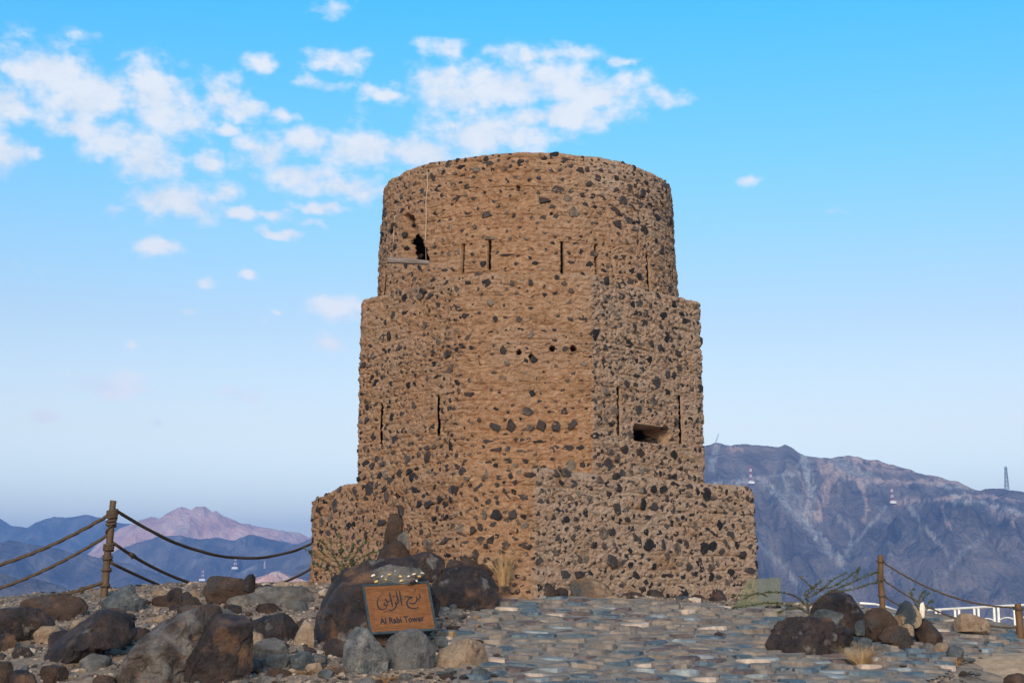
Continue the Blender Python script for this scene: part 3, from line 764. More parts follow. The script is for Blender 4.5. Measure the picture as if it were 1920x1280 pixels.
for t in (base_tier, middle_tier, drum):
    _cl = fbm(t._p * 1.1, 3, 55 + t.seed)
    nt_ = len(t._p); lo = t.z0 + .14 if t is not base_tier else -.4
    for k in rng.integers(0, nt_, 26000 if t is not drum else 20000):
        p, n = t._p[k], t._n[k]; u, v = t._uv[0][k], t._uv[1][k]
        if p[2] < lo or p[2] > t.z1 - .05: continue
        # stones sit in rows within the lifts
        fr = (p[2] / .29) % 1
        ch, a, b = zone(t, u, v)
        ch = min(1.5, ch * min(1.2, max(.35, .9 + 1.0 * _cl[k])))
        if random.random() > ch * (.22 + .78 * math.exp(-((min(fr, 1 - fr)) / .22) ** 2)): continue
        if near_feature(t, u, v): continue
        wpx = a + (b - a) * random.random() ** (1.5 if t is base_tier else 2.0); hpx = wpx * random.uniform(.5, 1.15)
        w = wpx * p[1] / F_PX / 2 * random.uniform(.95, 1.25); h = hpx * p[1] / F_PX / 2
        gap = .004 if ch > .7 else .03
        if not spots.free(p, max(w, h) * .80 + gap): continue
        stones.append((wpx * hpx, t, p, n, w, h, random.uniform(-.5, .5)))
stones.sort(key=lambda q: -q[0])
many = MB()
nstone = {t.name: 0 for t in (base_tier, middle_tier, drum)}
for i, (a, t, p, n, w, h, rl) in enumerate(stones):
    zax = Vector(n) + Vector((random.uniform(-.10, .10), random.uniform(-.10, .10), random.uniform(-.14, .14))); zax.normalize()
    xax = Vector((0, 0, 1)).cross(zax); xax.normalize(); yax = zax.cross(xax)
    m = Matrix((xax, yax, zax)).transposed().to_4x4() @ Matrix.Rotation(rl, 4, 'Z')
    dep = min(w, h) * random.uniform(.75, 1.05)
    m = m @ Matrix.Diagonal((w, h, dep, 1))
    loc = Vector(p) - zax * dep * (random.uniform(-.10, .02) if a > 500 else random.uniform(.05, .20))
    k = random.randrange(len(SHAPES))
    if i < 300:
        o = link('stone', SHAPE_ME[k], tier_obj[t.name]); m.translation = loc; o.matrix_local = m
    else:
        V, F = SHAPES[k]; many.add(V @ np.array(m.to_3x3()).T + np.array(loc), F)
parented('small_wall_stones', many.mesh('small_wall_stones', [M['stone_many']]), tower, 'stuff')
print('tower stones', len(stones))

# --- timber, cable and loose blocks of the broken window
pb = MB()
a, b = P(726, 488, 28.55), P(804, 492, 28.75)
pts = np.array([a + (b - a) * t_ for t_ in np.linspace(0, 1, 12)])
pts[:, 2] += .006 * np.sin(np.linspace(0, 5, 12))
pb.tube(pts, np.linspace(.062, .052, 12) * (1 + .08 * rng.normal(size=12)), 8)
parented('timber_beam', pb.mesh('timber_beam', [M['beam']]), tower)
pb = MB()
uv = [(803, 318), (804, 350), (801, 380), (802, 410), (800, 450), (801, 490)]
def wall_pt(t, u, v, off=.02):
    U, V = t._uv; k = np.argmin((U - u) ** 2 + (V - v) ** 2); return t._p[k] + t._n[k] * off
pb.tube([wall_pt(drum, u, v, .035) for u, v in uv], .010, 5)
parented('cable', pb.mesh('cable', [M['cable']]), tower)
pb = MB(); pb.tube([wall_pt(drum, u, v, .03) for u, v in ((742, 405), (741, 430), (740, 455))], .008, 5)
parented('cable', pb.mesh('thin_cable', [M['cable']]), tower)
for (u, v, w_, h_) in ((762, 440, 15, 15), (776, 424, 9, 7), (790, 480, 14, 9), (765, 466, 14, 8), (1230, 824, 26, 14), (1206, 826, 22, 9), (1243, 812, 12, 9)):
    t = drum if v < 500 else middle_tier
    p = wall_pt(t, u, v, 0)
    U, V = t._uv; n = t._n[np.argmin((U - u) ** 2 + (V - v) ** 2)]
    o = link('loose_block', SHAPE_ME[random.randrange(28)], tower)
    s_ = p[1] / F_PX / 2
    o.location = Vector(p) - Vector(tower.location) + Vector(n) * .02
    o.rotation_euler = (math.pi / 2, 0, random.uniform(-.3, .3)); o.scale = (w_ * s_, h_ * s_, .12)
# ------------------------------------------------------------------ boulders and rocks
def ico(n):
    bm = bmesh.new(); bmesh.ops.create_icosphere(bm, subdivisions=n, radius=1)
    v = np.array([x.co for x in bm.verts]); f = np.array([[x.index for x in q.verts] for q in bm.faces]); bm.free()
    return v / np.linalg.norm(v, axis=1)[:, None], f
ICO = {n: ico(n) for n in (2, 3, 4, 5, 6)}
def radial(poly):
    """radius of the outline in every direction from its middle"""
    c = (poly.max(0) + poly.min(0)) / 2
    q = poly - c; n = len(q); th_ = np.linspace(-math.pi, math.pi, 361)
    r = np.zeros(361)
    for i, a in enumerate(th_):
        d = np.array([math.cos(a), math.sin(a)]); best = 0
        for k in range(n):
            p0, p1 = q[k], q[(k + 1) % n]; e = p1 - p0
            den = d[0] * e[1] - d[1] * e[0]
            if abs(den) < 1e-9: continue
            t = (p0[0] * e[1] - p0[1] * e[0]) / den; s = (p0[0] * d[1] - p0[1] * d[0]) / den
            if t > 0 and -1e-6 <= s <= 1 + 1e-6: best = max(best, t)
        r[i] = best
    bad = r <= 0
    if bad.any(): r[bad] = np.interp(th_[bad], th_[~bad], r[~bad])
    return c, th_, r
def rock(name, label, px, mat, Y=None, depth=.8, seed=0, facets=7, rough=.05, sub=4, box=.48, group=None, cat='rock', parent=None, sink=.08, crack=None, keep=False):
    px = np.array(px, float)
    if Y is None or (Y < 24 and not keep):
        k = np.argmax(px[:, 1]); vb = px[:, 1].max(); ub = px[px[:, 1] > vb - 8][:, 0].mean()
        Y = G0(ub, vb)[1]
    elif Y < 27.5: Y = 27.5 - (27.5 - Y) * .436
    wpx = px[:, 0].max() - px[:, 0].min(); width = wpx * mpp(Y); dep = depth * width
    Yc = Y + dep * .30
    q = np.array([[p[0], p[2]] for p in (P(u, v, Yc) for u, v in px)])
    c, th_, r = radial(q)
    dirs, F = ICO[sub]
    rs = np.random.default_rng(seed + 1000)
    a = np.arctan2(dirs[:, 2], dirs[:, 0]); s = np.hypot(dirs[:, 0], dirs[:, 2])
    rad = np.interp(a, th_, r) * s ** box
    V = np.column_stack([rad * np.cos(a), np.sign(dirs[:, 1]) * np.abs(dirs[:, 1]) ** .85 * dep / 2, rad * np.sin(a)])
    size = math.sqrt(width * (q[:, 1].max() - q[:, 1].min()))
    for k in range(facets + 5):          # broken faces
        n = np.array([rs.uniform(-1, 1), rs.uniform(-1.3, -.2), rs.uniform(-.3, 1.0)]); n /= np.linalg.norm(n)
        h = V @ n; d = h.max() * rs.uniform(.50, .82)
        V = V - n * np.maximum(0, h - d)[:, None] * .97
    for k in range(9):                   # chipped edges
        n = rs.normal(size=3); n /= np.linalg.norm(n); h = V @ n; d = h.max() * rs.uniform(.78, .94)
        V = V - n * np.maximum(0, h - d)[:, None]
    for ax, lo, hi in ((0, q[:, 0].min() - c[0], q[:, 0].max() - c[0]), (2, q[:, 1].min() - c[1], q[:, 1].max() - c[1])):
        a0, a1 = V[:, ax].min(), V[:, ax].max(); V[:, ax] = lo + (V[:, ax] - a0) / (a1 - a0) * (hi - lo)
    wp = V / size
    nrm = dirs / 1.0
    off = rough * size * (.5 * fbm(wp * 1.8 + seed, 3, seed) + .55 * (np.abs(vnoise(wp * 3.1 + seed, seed + 9)) - .3) + .50 * (np.abs(vnoise(wp * 7.5 + seed, seed + 19)) - .3) + .30 * fbm(wp * 15, 3, seed + 4))
    off -= .035 * size * np.exp(-(np.abs(vnoise(wp * 2.1 + 5 + seed + .25 * fbm(wp * 6, 2, seed)[:, None], seed + 29)) / .035) ** 2) * (sub > 4)
    V = V + nrm * off[:, None]
    if crack:
        cu, w_, dp = crack; x0 = P(cu, 1200, Yc)[0] - c[0]
        g = np.exp(-((V[:, 0] - x0 - .04 * size * fbm(wp * 2.5, 2, 3)) / (w_ * mpp(Y))) ** 2)
        V[:, 1] += g * dp * np.clip(-dirs[:, 1] + .3, 0, 1); V[:, 2] -= g * dp * .5 * np.clip(dirs[:, 2], 0, 1)
    low = V[:, 2] < -.25 * (q[:, 1].max() - q[:, 1].min())
    V[low, 2] -= sink
    me = np_mesh(name, V, F, True, [mat])
    o = link(name, me, parent)
    o.location = (c[0], Yc, c[1])
    if parent is None: tag(o, label, cat, group)
    return o
from mathutils.bvhtree import BVHTree
def front_y(o, u, v):
    """distance at which a photo pixel's line of sight meets an object"""
    t = BVHTree.FromPolygons([Vector(o.location) + q.co for q in o.data.vertices], [tuple(q.vertices) for q in o.data.polygons]) if o.name not in _BVH else _BVH[o.name]
    _BVH[o.name] = t
    h = t.ray_cast(Vector((0, 0, 0)), Vector(ray(u, v)).normalized())
    return h[0].y if h[0] is not None else None
_BVH = {}
def bb(u0, v0, u1, v1, seed=0, n=9, k=.22):
    """an uneven outline filling a pixel box"""
    r_ = random.Random(seed); cx, cy, w, h = (u0 + u1) / 2, (v0 + v1) / 2, (u1 - u0) / 2, (v1 - v0) / 2
    out = []
    for i in range(n):
        a = (i + r_.uniform(-.3, .3)) / n * 2 * math.pi
        ca, sa = math.cos(a), math.sin(a); p_ = 2.6
        m = (abs(ca) ** p_ + abs(sa) ** p_) ** (-1 / p_) * r_.uniform(1 - k, 1.04)
        out.append((cx + ca * m * w, cy - sa * m * h))
    return out
D_, B_, G_, S_, T_ = M['dark'], M['brown'], M['grey'], M['slate'], M['tan']
sign_boulder = rock('boulder', 'big rounded dark brown boulder that the wooden sign leans on', [(577, 1153), (584, 1120), (595, 1094), (612, 1078), (636, 1062), (660, 1048), (682, 1044), (715, 1046), (759, 1052), (789, 1062), (812, 1078), (820, 1095), (822, 1136), (818, 1180), (760, 1196), (690, 1205), (649, 1212), (605, 1212), (585, 1196), (575, 1175)], D_, Y=17.0, depth=.75, seed=3, sub=6, rough=.055, cat='boulder')
rock('boulder', 'smooth dark brown boulder beside the sign boulder at the path edge', [(812, 1138), (808, 1085), (830, 1066), (868, 1058), (899, 1064), (922, 1080), (936, 1102), (932, 1122), (922, 1136), (881, 1141), (840, 1143)], D_, Y=20.2, depth=.8, seed=12, sub=6, rough=.04, facets=4, cat='boulder')
rock('boulder', 'large tilted boulder with a grey broken face beside a dark slab', [(200, 1312), (228, 1256), (247, 1226), (262, 1204), (281, 1175), (296, 1152), (306, 1144), (330, 1136), (353, 1136), (378, 1156), (390, 1180), (395, 1202), (378, 1216), (360, 1252), (345, 1312)], material('split_rock', [(.03, .024, .022), (.075, .055, .045), (.15, .13, .12), (.24, .215, .195)], scale=3.2, rough=.7, contrast=1.3, extra=chain(patches((.24, .11, .05), 2.4, .60, .68, .7, seed=2), patches((.45, .41, .37), 18, .66, .73, .6, seed=1)), **rk), keep=True, Y=9.4, depth=.8, seed=21, sub=6, facets=5, rough=.045, cat='boulder')
rock('boulder', 'dark purple-brown slab boulder leaning against the split grey-faced boulder', [(338, 1312), (362, 1262), (391, 1214), (392, 1190), (384, 1156), (400, 1150), (419, 1153), (459, 1167), (472, 1196), (474, 1240), (470, 1312)], D_, keep=True, Y=9.6, depth=.8, seed=25, sub=6, facets=5, rough=.035, cat='boulder')
rock('boulder', 'large cracked brown boulder at the far edge of the paving below the thorn bush', [(1437, 1224), (1443, 1200), (1452, 1176), (1466, 1163), (1488, 1157), (1512, 1159), (1535, 1158), (1564, 1168), (1588, 1180), (1604, 1200), (1610, 1224), (1590, 1231), (1564, 1232), (1491, 1228), (1450, 1231)], M['dark'], depth=.7, seed=33, sub=6, facets=8, rough=.075, cat='boulder', crack=(1571, 5, .10))
rock('boulder', 'wedge-shaped dark boulder with a long sloping back among the gravel', [(52, 1243), (75, 1222), (100, 1195), (130, 1166), (160, 1146), (184, 1140), (205, 1152), (222, 1172), (250, 1190), (240, 1204), (205, 1212), (165, 1222), (120, 1236), (100, 1246)], D_, Y=14.6, depth=.65, seed=41, sub=5, rough=.05, cat='boulder')
rock('boulder', 'flat-topped dark boulder behind the wedge-shaped boulder', [(-20, 1192), (-20, 1140), (30, 1136), (70, 1140), (100, 1154), (96, 1172), (70, 1186), (30, 1196)], D_, keep=True, Y=15.6, depth=.7, seed=44, sub=5, cat='boulder')
rock('boulder', 'long low dark boulder on the crest beside the rope post', [(28, 1160), (36, 1130), (60, 1118), (95, 1114), (120, 1112), (150, 1120), (164, 1136), (160, 1152), (120, 1164), (70, 1166)], B_, Y=17.6, depth=.6, seed=47, sub=5, cat='boulder')
rock('boulder', 'pointed grey-topped boulder at the foot of the rope post', [(185, 1146), (196, 1130), (212, 1118), (226, 1104), (240, 1093), (245, 1106), (248, 1118), (264, 1126), (270, 1142), (240, 1152), (205, 1152)], S_, Y=18.6, depth=.7, seed=51, sub=5, facets=8, cat='boulder')
rock('boulder', 'blocky dark brown boulder on the crest near the tower', [(374, 1134), (375, 1104), (380, 1082), (400, 1078), (425, 1082), (446, 1084), (470, 1088), (480, 1100), (500, 1110), (480, 1128), (430, 1136)], B_, Y=19.4, depth=.7, seed=56, sub=5, cat='boulder')
rock('rock', 'small angular block perched on the blocky crest boulder', [(455, 1097), (458, 1082), (474, 1075), (479, 1084), (478, 1100), (466, 1102)], D_, keep=True, Y=19.5, depth=.8, seed=57, sub=3, facets=8)
rock('rock', 'low brown rock between the rope post and the blocky boulder', bb(278, 1114, 376, 1142, 5), B_, Y=18.4, depth=.7, seed=60)
rock('rock', 'small pointed black rock on the crest', [(312, 1118), (324, 1106), (333, 1100), (341, 1108), (342, 1119)], D_, keep=True, Y=19.6, depth=.8, seed=61, sub=3)
rock('rock', 'broad flat tan slab sloping from the crest boulder', [(400, 1128), (430, 1108), (480, 1100), (540, 1098), (580, 1100), (585, 1120), (520, 1132), (440, 1136)], G_, Y=19.0, depth=.6, seed=62, sub=5)
rock('rock', 'brown rock showing behind the split grey-faced boulder', bb(322, 1128, 416, 1168, 8), B_, keep=True, Y=14.0, depth=.6, seed=63)
rock('rock', 'flat dark rock beside the sign boulder on the gravel', bb(456, 1146, 566, 1206, 9), D_, Y=15.4, depth=.6, seed=64, sub=5)
rock('rock', 'tan rock next to the dark slab boulder', bb(462, 1182, 496, 1214, 10), T_, Y=14.2, depth=.8, seed=65)
rock('rock', 'rounded grey rock between the slab boulder and the blue stones', [(472, 1230), (476, 1210), (492, 1196), (512, 1194), (530, 1202), (541, 1220), (540, 1234)], G_, Y=13.8, depth=.7, seed=66)
rock('rock', 'long narrow blue-grey slab lying on the gravel', [(485, 1242), (487, 1228), (520, 1225), (552, 1228), (550, 1244), (515, 1247)], S_, Y=13.3, depth=.4, seed=67, facets=9, rough=.03)
rock('rock', 'knobbly blue-grey stone with a pale spot', bb(543, 1218, 589, 1258, 11), S_, Y=13.2, depth=.8, seed=68)
rock('rock', 'smooth tan stone touching the knobbly blue-grey stone', bb(571, 1241, 607, 1261, 12), T_, Y=13.0, depth=.8, seed=69)
rock('rock', 'tan-brown rock under the wedge-shaped boulder', bb(52, 1170, 116, 1206, 13), T_, Y=15.0, depth=.7, seed=70)
rock('rock', 'dark rock half buried under the flat-topped boulder', bb(-14, 1184, 30, 1220, 14), D_, Y=14.4, depth=.8, seed=71)
rock('rock', 'brown rock piled against a darker one on the near gravel', bb(-20, 1234, 26, 1282, 15), B_, keep=True, Y=9.2, depth=.8, seed=72)
rock('rock', 'dark rock lying below the brown one on the near gravel', bb(10, 1254, 72, 1300, 16), D_, keep=True, Y=8.8, depth=.8, seed=73)
rock('rock', 'pale-streaked rock wedged against the foot of the sign boulder', [(548, 1205), (556, 1178), (568, 1162), (580, 1160), (588, 1185), (590, 1212)], T_, Y=15.9, depth=.6, seed=74)
# behind and around the sign boulder
rock('rock', 'dark purple rock with a pale top behind the sign boulder', [(750, 1062), (758, 1048), (775, 1038), (802, 1033), (820, 1044), (832, 1058), (834, 1082), (780, 1084)], D_, keep=True, Y=19.3, depth=.7, seed=80, sub=5)
rock('rock', 'reddish brown rock at the foot of the stacked stones against the tower', [(690, 1100), (698, 1060), (704, 1030), (712, 1016), (726, 1011), (745, 1012), (764, 1028), (774, 1048), (782, 1100)], B_, Y=28.2, depth=.7, seed=81)
rock('rock', 'tall upright reddish brown rock leaning on the tower wall', [(720, 1016), (725, 992), (730, 974), (743, 961), (757, 964), (762, 978), (757, 994), (748, 1006), (744, 1018)], B_, Y=29.0, depth=.6, seed=82, facets=5)
rock('rock', 'grey and white veined rock in the stack against the tower', [(744, 1018), (752, 1003), (766, 993), (780, 991), (784, 1000), (780, 1014), (762, 1020)], G_, Y=28.8, depth=.7, seed=83)
rock('rock', 'reddish rock lodged above the veined rock on the tower wall', [(769, 992), (774, 978), (786, 969), (798, 974), (798, 988), (784, 994)], B_, Y=29.2, depth=.6, seed=84)
rock('rock', 'brown sloping rock behind the dry grass at the tower foot', [(856, 1100), (862, 1066), (872, 1050), (884, 1040), (906, 1038), (922, 1050), (930, 1064), (936, 1100)], B_, Y=25.9, depth=.7, seed=85)
rock('rock', 'small reddish rock between the brown sloping rock and the dark boulder', bb(836, 1048, 868, 1068, 20), B_, Y=25.6, depth=.8, seed=86)
rock('rock', 'grey rock set against the tower foot by the dry grass', bb(900, 1021, 944, 1046, 21), G_, Y=26.85, depth=.6, seed=87)
rock('rock', 'grey-brown rock in the hollow under the tower corner', bb(960, 1056, 994, 1084, 22), G_, Y=26.7, depth=.7, seed=88)
# along the foot of the tower
rock('rock', 'brown triangular rock at the corner of the tower base', [(980, 1116), (996, 1100), (1018, 1085), (1030, 1094), (1044, 1116)], B_, Y=26.3, depth=.7, seed=90)
slab = rock('rock', 'squared slab of rock with a dark blue-grey end lying at the tower foot', [(1066, 1122), (1068, 1098), (1080, 1086), (1100, 1083), (1140, 1090), (1152, 1096), (1152, 1126), (1112, 1129)], material('slab_rock', [(.04, .05, .058), (.075, .08, .085), (.20, .12, .07), (.38, .27, .18)], scale=2.3, rough=.7, contrast=1.4, **rk), Y=27.0, depth=.6, seed=91, facets=9, rough=.03, box=.4)
rock('rock', 'reddish rock beside the squared slab', [(1155, 1134), (1160, 1116), (1180, 1108), (1200, 1112), (1224, 1128), (1226, 1136)], B_, Y=27.5, depth=.7, seed=92)
rock('rock', 'hollow-faced brown rock at the tower foot', [(1209, 1134), (1211, 1106), (1228, 1104), (1242, 1116), (1248, 1134)], B_, Y=28.0, depth=.7, seed=93)
rock('rock', 'blue-grey rock with a dark side below the tower wall', [(1252, 1138), (1258, 1124), (1272, 1116), (1292, 1119), (1306, 1128), (1308, 1138)], S_, Y=28.2, depth=.7, seed=94)
rock('rock', 'flat brown rock behind the blue-grey rock below the tower wall', [(1290, 1136), (1296, 1114), (1312, 1116), (1330, 1136)], B_, Y=28.8, depth=.7, seed=95)
rock('rock', 'dark rock with a pale tilted face by the glass pane', [(1326, 1138), (1332, 1124), (1348, 1110), (1360, 1105), (1364, 1120), (1362, 1138)], D_, Y=29.2, depth=.7, seed=96)
rock('rock', 'small dark brown stone between the triangular rock and the slab', bb(1040, 1100, 1066, 1118, 25), D_, Y=26.8, depth=.8, seed=97, sub=3)
# stones in front of the sign
rock('rock', 'upright blue-grey rock propped before the sign boulder', [(643, 1184), (650, 1176), (660, 1173), (676, 1179), (688, 1190), (700, 1206), (718, 1228), (728, 1250), (720, 1262), (690, 1266), (647, 1263), (644, 1230)], material('mottled_grey_rock', [(.05, .055, .06), (.11, .115, .12), (.18, .175, .17), (.30, .285, .27)], scale=7, rough=.8, contrast=1.3, extra=patches((.50, .48, .45), 30, .62, .70, .7, seed=4), **rk), Y=13.9, depth=.7, seed=101, sub=5, facets=5, rough=.035)
rock('rock', 'rounded grey rock under the lower edge of the sign', [(720, 1205), (726, 1186), (736, 1180), (760, 1178), (782, 1179), (802, 1195), (816, 1218), (814, 1238), (790, 1258), (760, 1257), (737, 1253), (724, 1232)], G_, Y=14.2, depth=.75, seed=102, sub=5, facets=5, rough=.035)
rock('rock', 'squat tan-topped rock next to the rounded grey rock', [(819, 1220), (830, 1204), (846, 1196), (868, 1197), (896, 1206), (913, 1220), (914, 1238), (898, 1253), (850, 1254), (824, 1251)], T_, Y=14.4, depth=.7, seed=103, sub=5, facets=8, rough=.03)
rock('rock', 'small blue-grey rock between the sign and the tan-topped rock', bb(806, 1190, 842, 1214, 30), S_, Y=15.2, depth=.8, seed=104)
rock('rock', 'little brown rock under the lower corner of the sign', bb(697, 1186, 722, 1212, 31), B_, Y=14.9, depth=.8, seed=105, sub=3)
rock('rock', 'small cream stone in the lee of the upright blue-grey rock', bb(630, 1206, 650, 1226, 32), T_, Y=14.0, depth=.8, seed=106, sub=3)
rock('rock', 'dark blue-grey stone lying at the edge of the paving', bb(880, 1252, 922, 1274, 33), S_, Y=12.4, depth=.8, seed=107)
rock('rock', 'grey stone just below the upright blue-grey rock', bb(665, 1268, 706, 1294, 34), G_, keep=True, Y=9.0, depth=.8, seed=108)
rock('rock', 'brown rubble rock under the overhang of the sign boulder', bb(604, 1196, 650, 1234, 35), D_, Y=15.0, depth=.8, seed=109)
# the heap with the thorn bush
rock('boulder', 'big grey peaked boulder behind the cracked brown boulder', [(1520, 1160), (1535, 1134), (1552, 1114), (1566, 1106), (1590, 1108), (1606, 1120), (1618, 1132), (1630, 1150), (1620, 1178), (1560, 1182)], D_, keep=True, Y=20.6, depth=.8, seed=111, sub=5, cat='boulder')
rock('rock', 'blue-grey rock wedged between the cracked and the peaked boulders', bb(1522, 1140, 1584, 1176, 40), S_, keep=True, Y=19.4, depth=.6, seed=112)
rock('rock', 'dark brown faceted rock in the middle of the heap', [(1612, 1180), (1616, 1154), (1628, 1144), (1644, 1139), (1664, 1140), (1680, 1150), (1686, 1162), (1676, 1180), (1650, 1194)], B_, keep=True, Y=19.6, depth=.8, seed=113, facets=9)
rock('rock', 'smooth reddish dark rock at the foot of the heap', [(1650, 1196), (1662, 1178), (1680, 1171), (1704, 1178), (1720, 1198), (1722, 1220), (1700, 1218), (1674, 1208)], B_, Y=18.2, depth=.8, seed=114, facets=8)
rock('rock', 'round maroon rock with a flat facet standing beside the heap', [(1712, 1178), (1718, 1164), (1730, 1156), (1748, 1162), (1764, 1182), (1770, 1204), (1756, 1212), (1732, 1210), (1716, 1196)], B_, Y=18.9, depth=.85, seed=115, facets=6, rough=.03)
rock('rock', 'upright blue-black slab with a tan face on top of the heap', [(1680, 1162), (1692, 1140), (1702, 1126), (1710, 1124), (1720, 1138), (1730, 1154), (1722, 1164), (1700, 1168)], material('two_tone_rock', [(.03, .04, .05), (.055, .07, .08), (.36, .26, .17), (.46, .35, .25)], scale=2.6, rough=.7, pos=[.3, .50, .54, .8], **rk), keep=True, Y=20.0, depth=.6, seed=116, facets=9)
rock('rock', 'upright white stone behind the blue-black slab', [(1724, 1150), (1726, 1132), (1732, 1128), (1735, 1136), (1734, 1150)], M['shell'], keep=True, Y=20.3, depth=.6, seed=117, sub=3)
rock('rock', 'tan block below the round maroon rock', bb(1750, 1203, 1782, 1226, 41), T_, Y=17.6, depth=.8, seed=118)
rock('rock', 'blue-black rock at the end of the heap by the sandy mound', bb(1773, 1207, 1814, 1242, 42), S_, Y=17.0, depth=.8, seed=119)
rock('rock', 'grey stone in the gap under the round maroon rock', bb(1728, 1204, 1754, 1224, 43), G_, Y=18.0, depth=.8, seed=120, sub=3)
rock('rock', 'small slate block beside the dark faceted rock', bb(1600, 1158, 1624, 1184, 44), S_, keep=True, Y=19.0, depth=.8, seed=121, sub=3)
rock('rock', 'pale stone jammed under the upright slab', bb(1690, 1166, 1716, 1184, 45), T_, keep=True, Y=19.4, depth=.8, seed=122, sub=3)
rock('rock', 'flat grey stone before the smooth reddish rock', bb(1640, 1206, 1672, 1224, 46), G_, Y=17.6, depth=.8, seed=123, sub=3)
rock('rock', 'bluish stone tucked against the cracked boulder', bb(1606, 1192, 1640, 1222, 47), S_, Y=17.9, depth=.8, seed=124, sub=3)
rock('rock', 'long low tan rock lying before the white railing', [(1790, 1166), (1800, 1152), (1816, 1148), (1836, 1156), (1860, 1166), (1862, 1176), (1800, 1176)], T_, keep=True, Y=23.2, depth=.6, seed=125)
rock('rock', 'dark brown rock sticking out of the sandy mound', bb(1884, 1258, 1946, 1300, 48), B_, keep=True, Y=12.4, depth=.8, seed=126)
rock('rock', 'small black cinder-like stone lying loose on the paving', bb(1338, 1184, 1364, 1198, 49), D_, depth=.8, seed=127, sub=3, rough=.12)

# low kerb of tan and dark stones on the crest
for k, (u0, v0, u1, v1, m_, lb) in enumerate([(488, 1094, 516, 1106, D_, 'small dark kerb stone on the crest next to the crest boulder'), (514, 1090, 548, 1104, T_, 'long tan kerb stone on the crest'), (544, 1089, 584, 1102, T_, 'orange-tan kerb stone on the crest nearest the tower'),
        (352, 1104, 376, 1120, T_, 'pale kerb stone beside the blocky crest boulder'), (282, 1103, 314, 1120, T_, 'tan kerb stone behind the pointed black rock'), (338, 1108, 360, 1122, D_, 'dark kerb stone behind the low brown rock')]):
    rock('kerb_stone', lb, bb(u0, v0, u1, v1, 70 + k, k=.12), m_, Y=21.2, depth=.7, seed=140 + k, sub=3, group='kerb stones along the crest')

# sandy mound beside the paving
def mound():
    c = G0(1890, 1250); c = np.array([c[0] + 1.0, c[1] + .1])
    n = 70; xs = np.linspace(-2.2, 2.2, n); X, Y = np.meshgrid(xs + c[0], xs * 1.35 + c[1])
    r = np.hypot((X - c[0]) / 1.7, (Y - c[1]) / 1.3)
    h = .24 * np.clip(1 - r ** 1.6, -1, 1) + .035 * fbm(xyz(X * 4, Y * 4), 3, 5) + .02 * fbm(xyz(X * 13, Y * 13), 2, 6) - .25 * np.clip(r - 1, 0, 1)
    Z = base_z(X, Y) + h - .05
    o = link('sandy_mound', np_mesh('sandy_mound', np.stack([X, Y, Z], -1).reshape(-1, 3), grid_faces(n, n), True, [M['sand']]), kind='structure')
mound()

# ------------------------------------------------------------------ loose stones and gravel
SMALL = []
for k in range(10):
    dirs, F = ICO[2]
    rs = np.random.default_rng(300 + k); V = dirs.copy()
    for j in range(9):
        n = rs.normal(size=3); n /= np.linalg.norm(n); h = V @ n; V = V - n * np.maximum(0, h - rs.uniform(.55, .85))[:, None]
    V *= np.array([1.0, rs.uniform(.65, .95), rs.uniform(.4, .7)])
    SMALL.append((V, F))
# more broken boulders lying about the gravel
MARKS = {'the sign boulder': (690, 1210), 'the split grey-faced boulder': (285, 1270), 'the wedge-shaped boulder': (150, 1235), 'the leaning rope post': (215, 1140), 'the blocky crest boulder': (430, 1134), 'the dark slab boulder': (440, 1270), 'the flat-topped boulder': (40, 1190), 'the blue-grey stones': (545, 1244), 'the stones under the sign': (770, 1262), 'the smooth dark boulder': (880, 1142)}
MARK_XY = {k: G0(*v)[:2] for k, v in MARKS.items()}
def by_mark(x, y): return min(MARK_XY, key=lambda k: (MARK_XY[k][0] - x) ** 2 + (MARK_XY[k][1] - y) ** 2)
EXTRA = [(120, 1196, 60, 34, 'D'), (262, 1190, 46, 30, 'B'), (176, 1240, 70, 34, 'G'), (98, 1262, 54, 30, 'B'), (420, 1150, 40, 22, 'G'), (300, 1160, 30, 18, 'T'), (236, 1158, 40, 20, 'D'), (505, 1142, 60, 24, 'B'), (556, 1136, 44, 26, 'G'), (596, 1236, 40, 26, 'G'), (520, 1262, 50, 24, 'B'), (40, 1222, 44, 26, 'D'), (150, 1168, 36, 18, 'T'), (20, 1160, 50, 24, 'B'), (330, 1140, 30, 16, 'D'), (500, 1118, 34, 16, 'B'), (540, 1118, 36, 14, 'T'), (566, 1172, 26, 22, 'D'), (610, 1262, 30, 18, 'S'), (500, 1276, 44, 22, 'G'), (190, 1276, 50, 24, 'B'), (264, 1130, 36, 18, 'B'), (440, 1142, 34, 20, 'D'), (760, 1270, 36, 18, 'G'), (840, 1268, 34, 18, 'B')]
KN = dict(D=('dark', 'blackish'), B=('brown', 'brown'), G=('grey', 'grey'), T=('tan', 'tan'), S=('slate', 'blue-grey'))
for k, (u, v, w_, h_, kd) in enumerate(EXTRA):
    g_ = G0(u, v + h_ / 2)
    rock('broken_rock', '%s broken %s rock half sunk in the gravel near %s' % ('squat' if h_ > w_ * .6 else 'long flat' if h_ < w_ * .46 else 'chunky', KN[kd][1], by_mark(g_[0], g_[1])), bb(u - w_ / 2, v - h_ / 2, u + w_ / 2, v + h_ / 2, 400 + k), M[KN[kd][0]], depth=.8, seed=420 + k, sub=4, rough=.07, group='broken %s rocks in the gravel' % KN[kd][1])
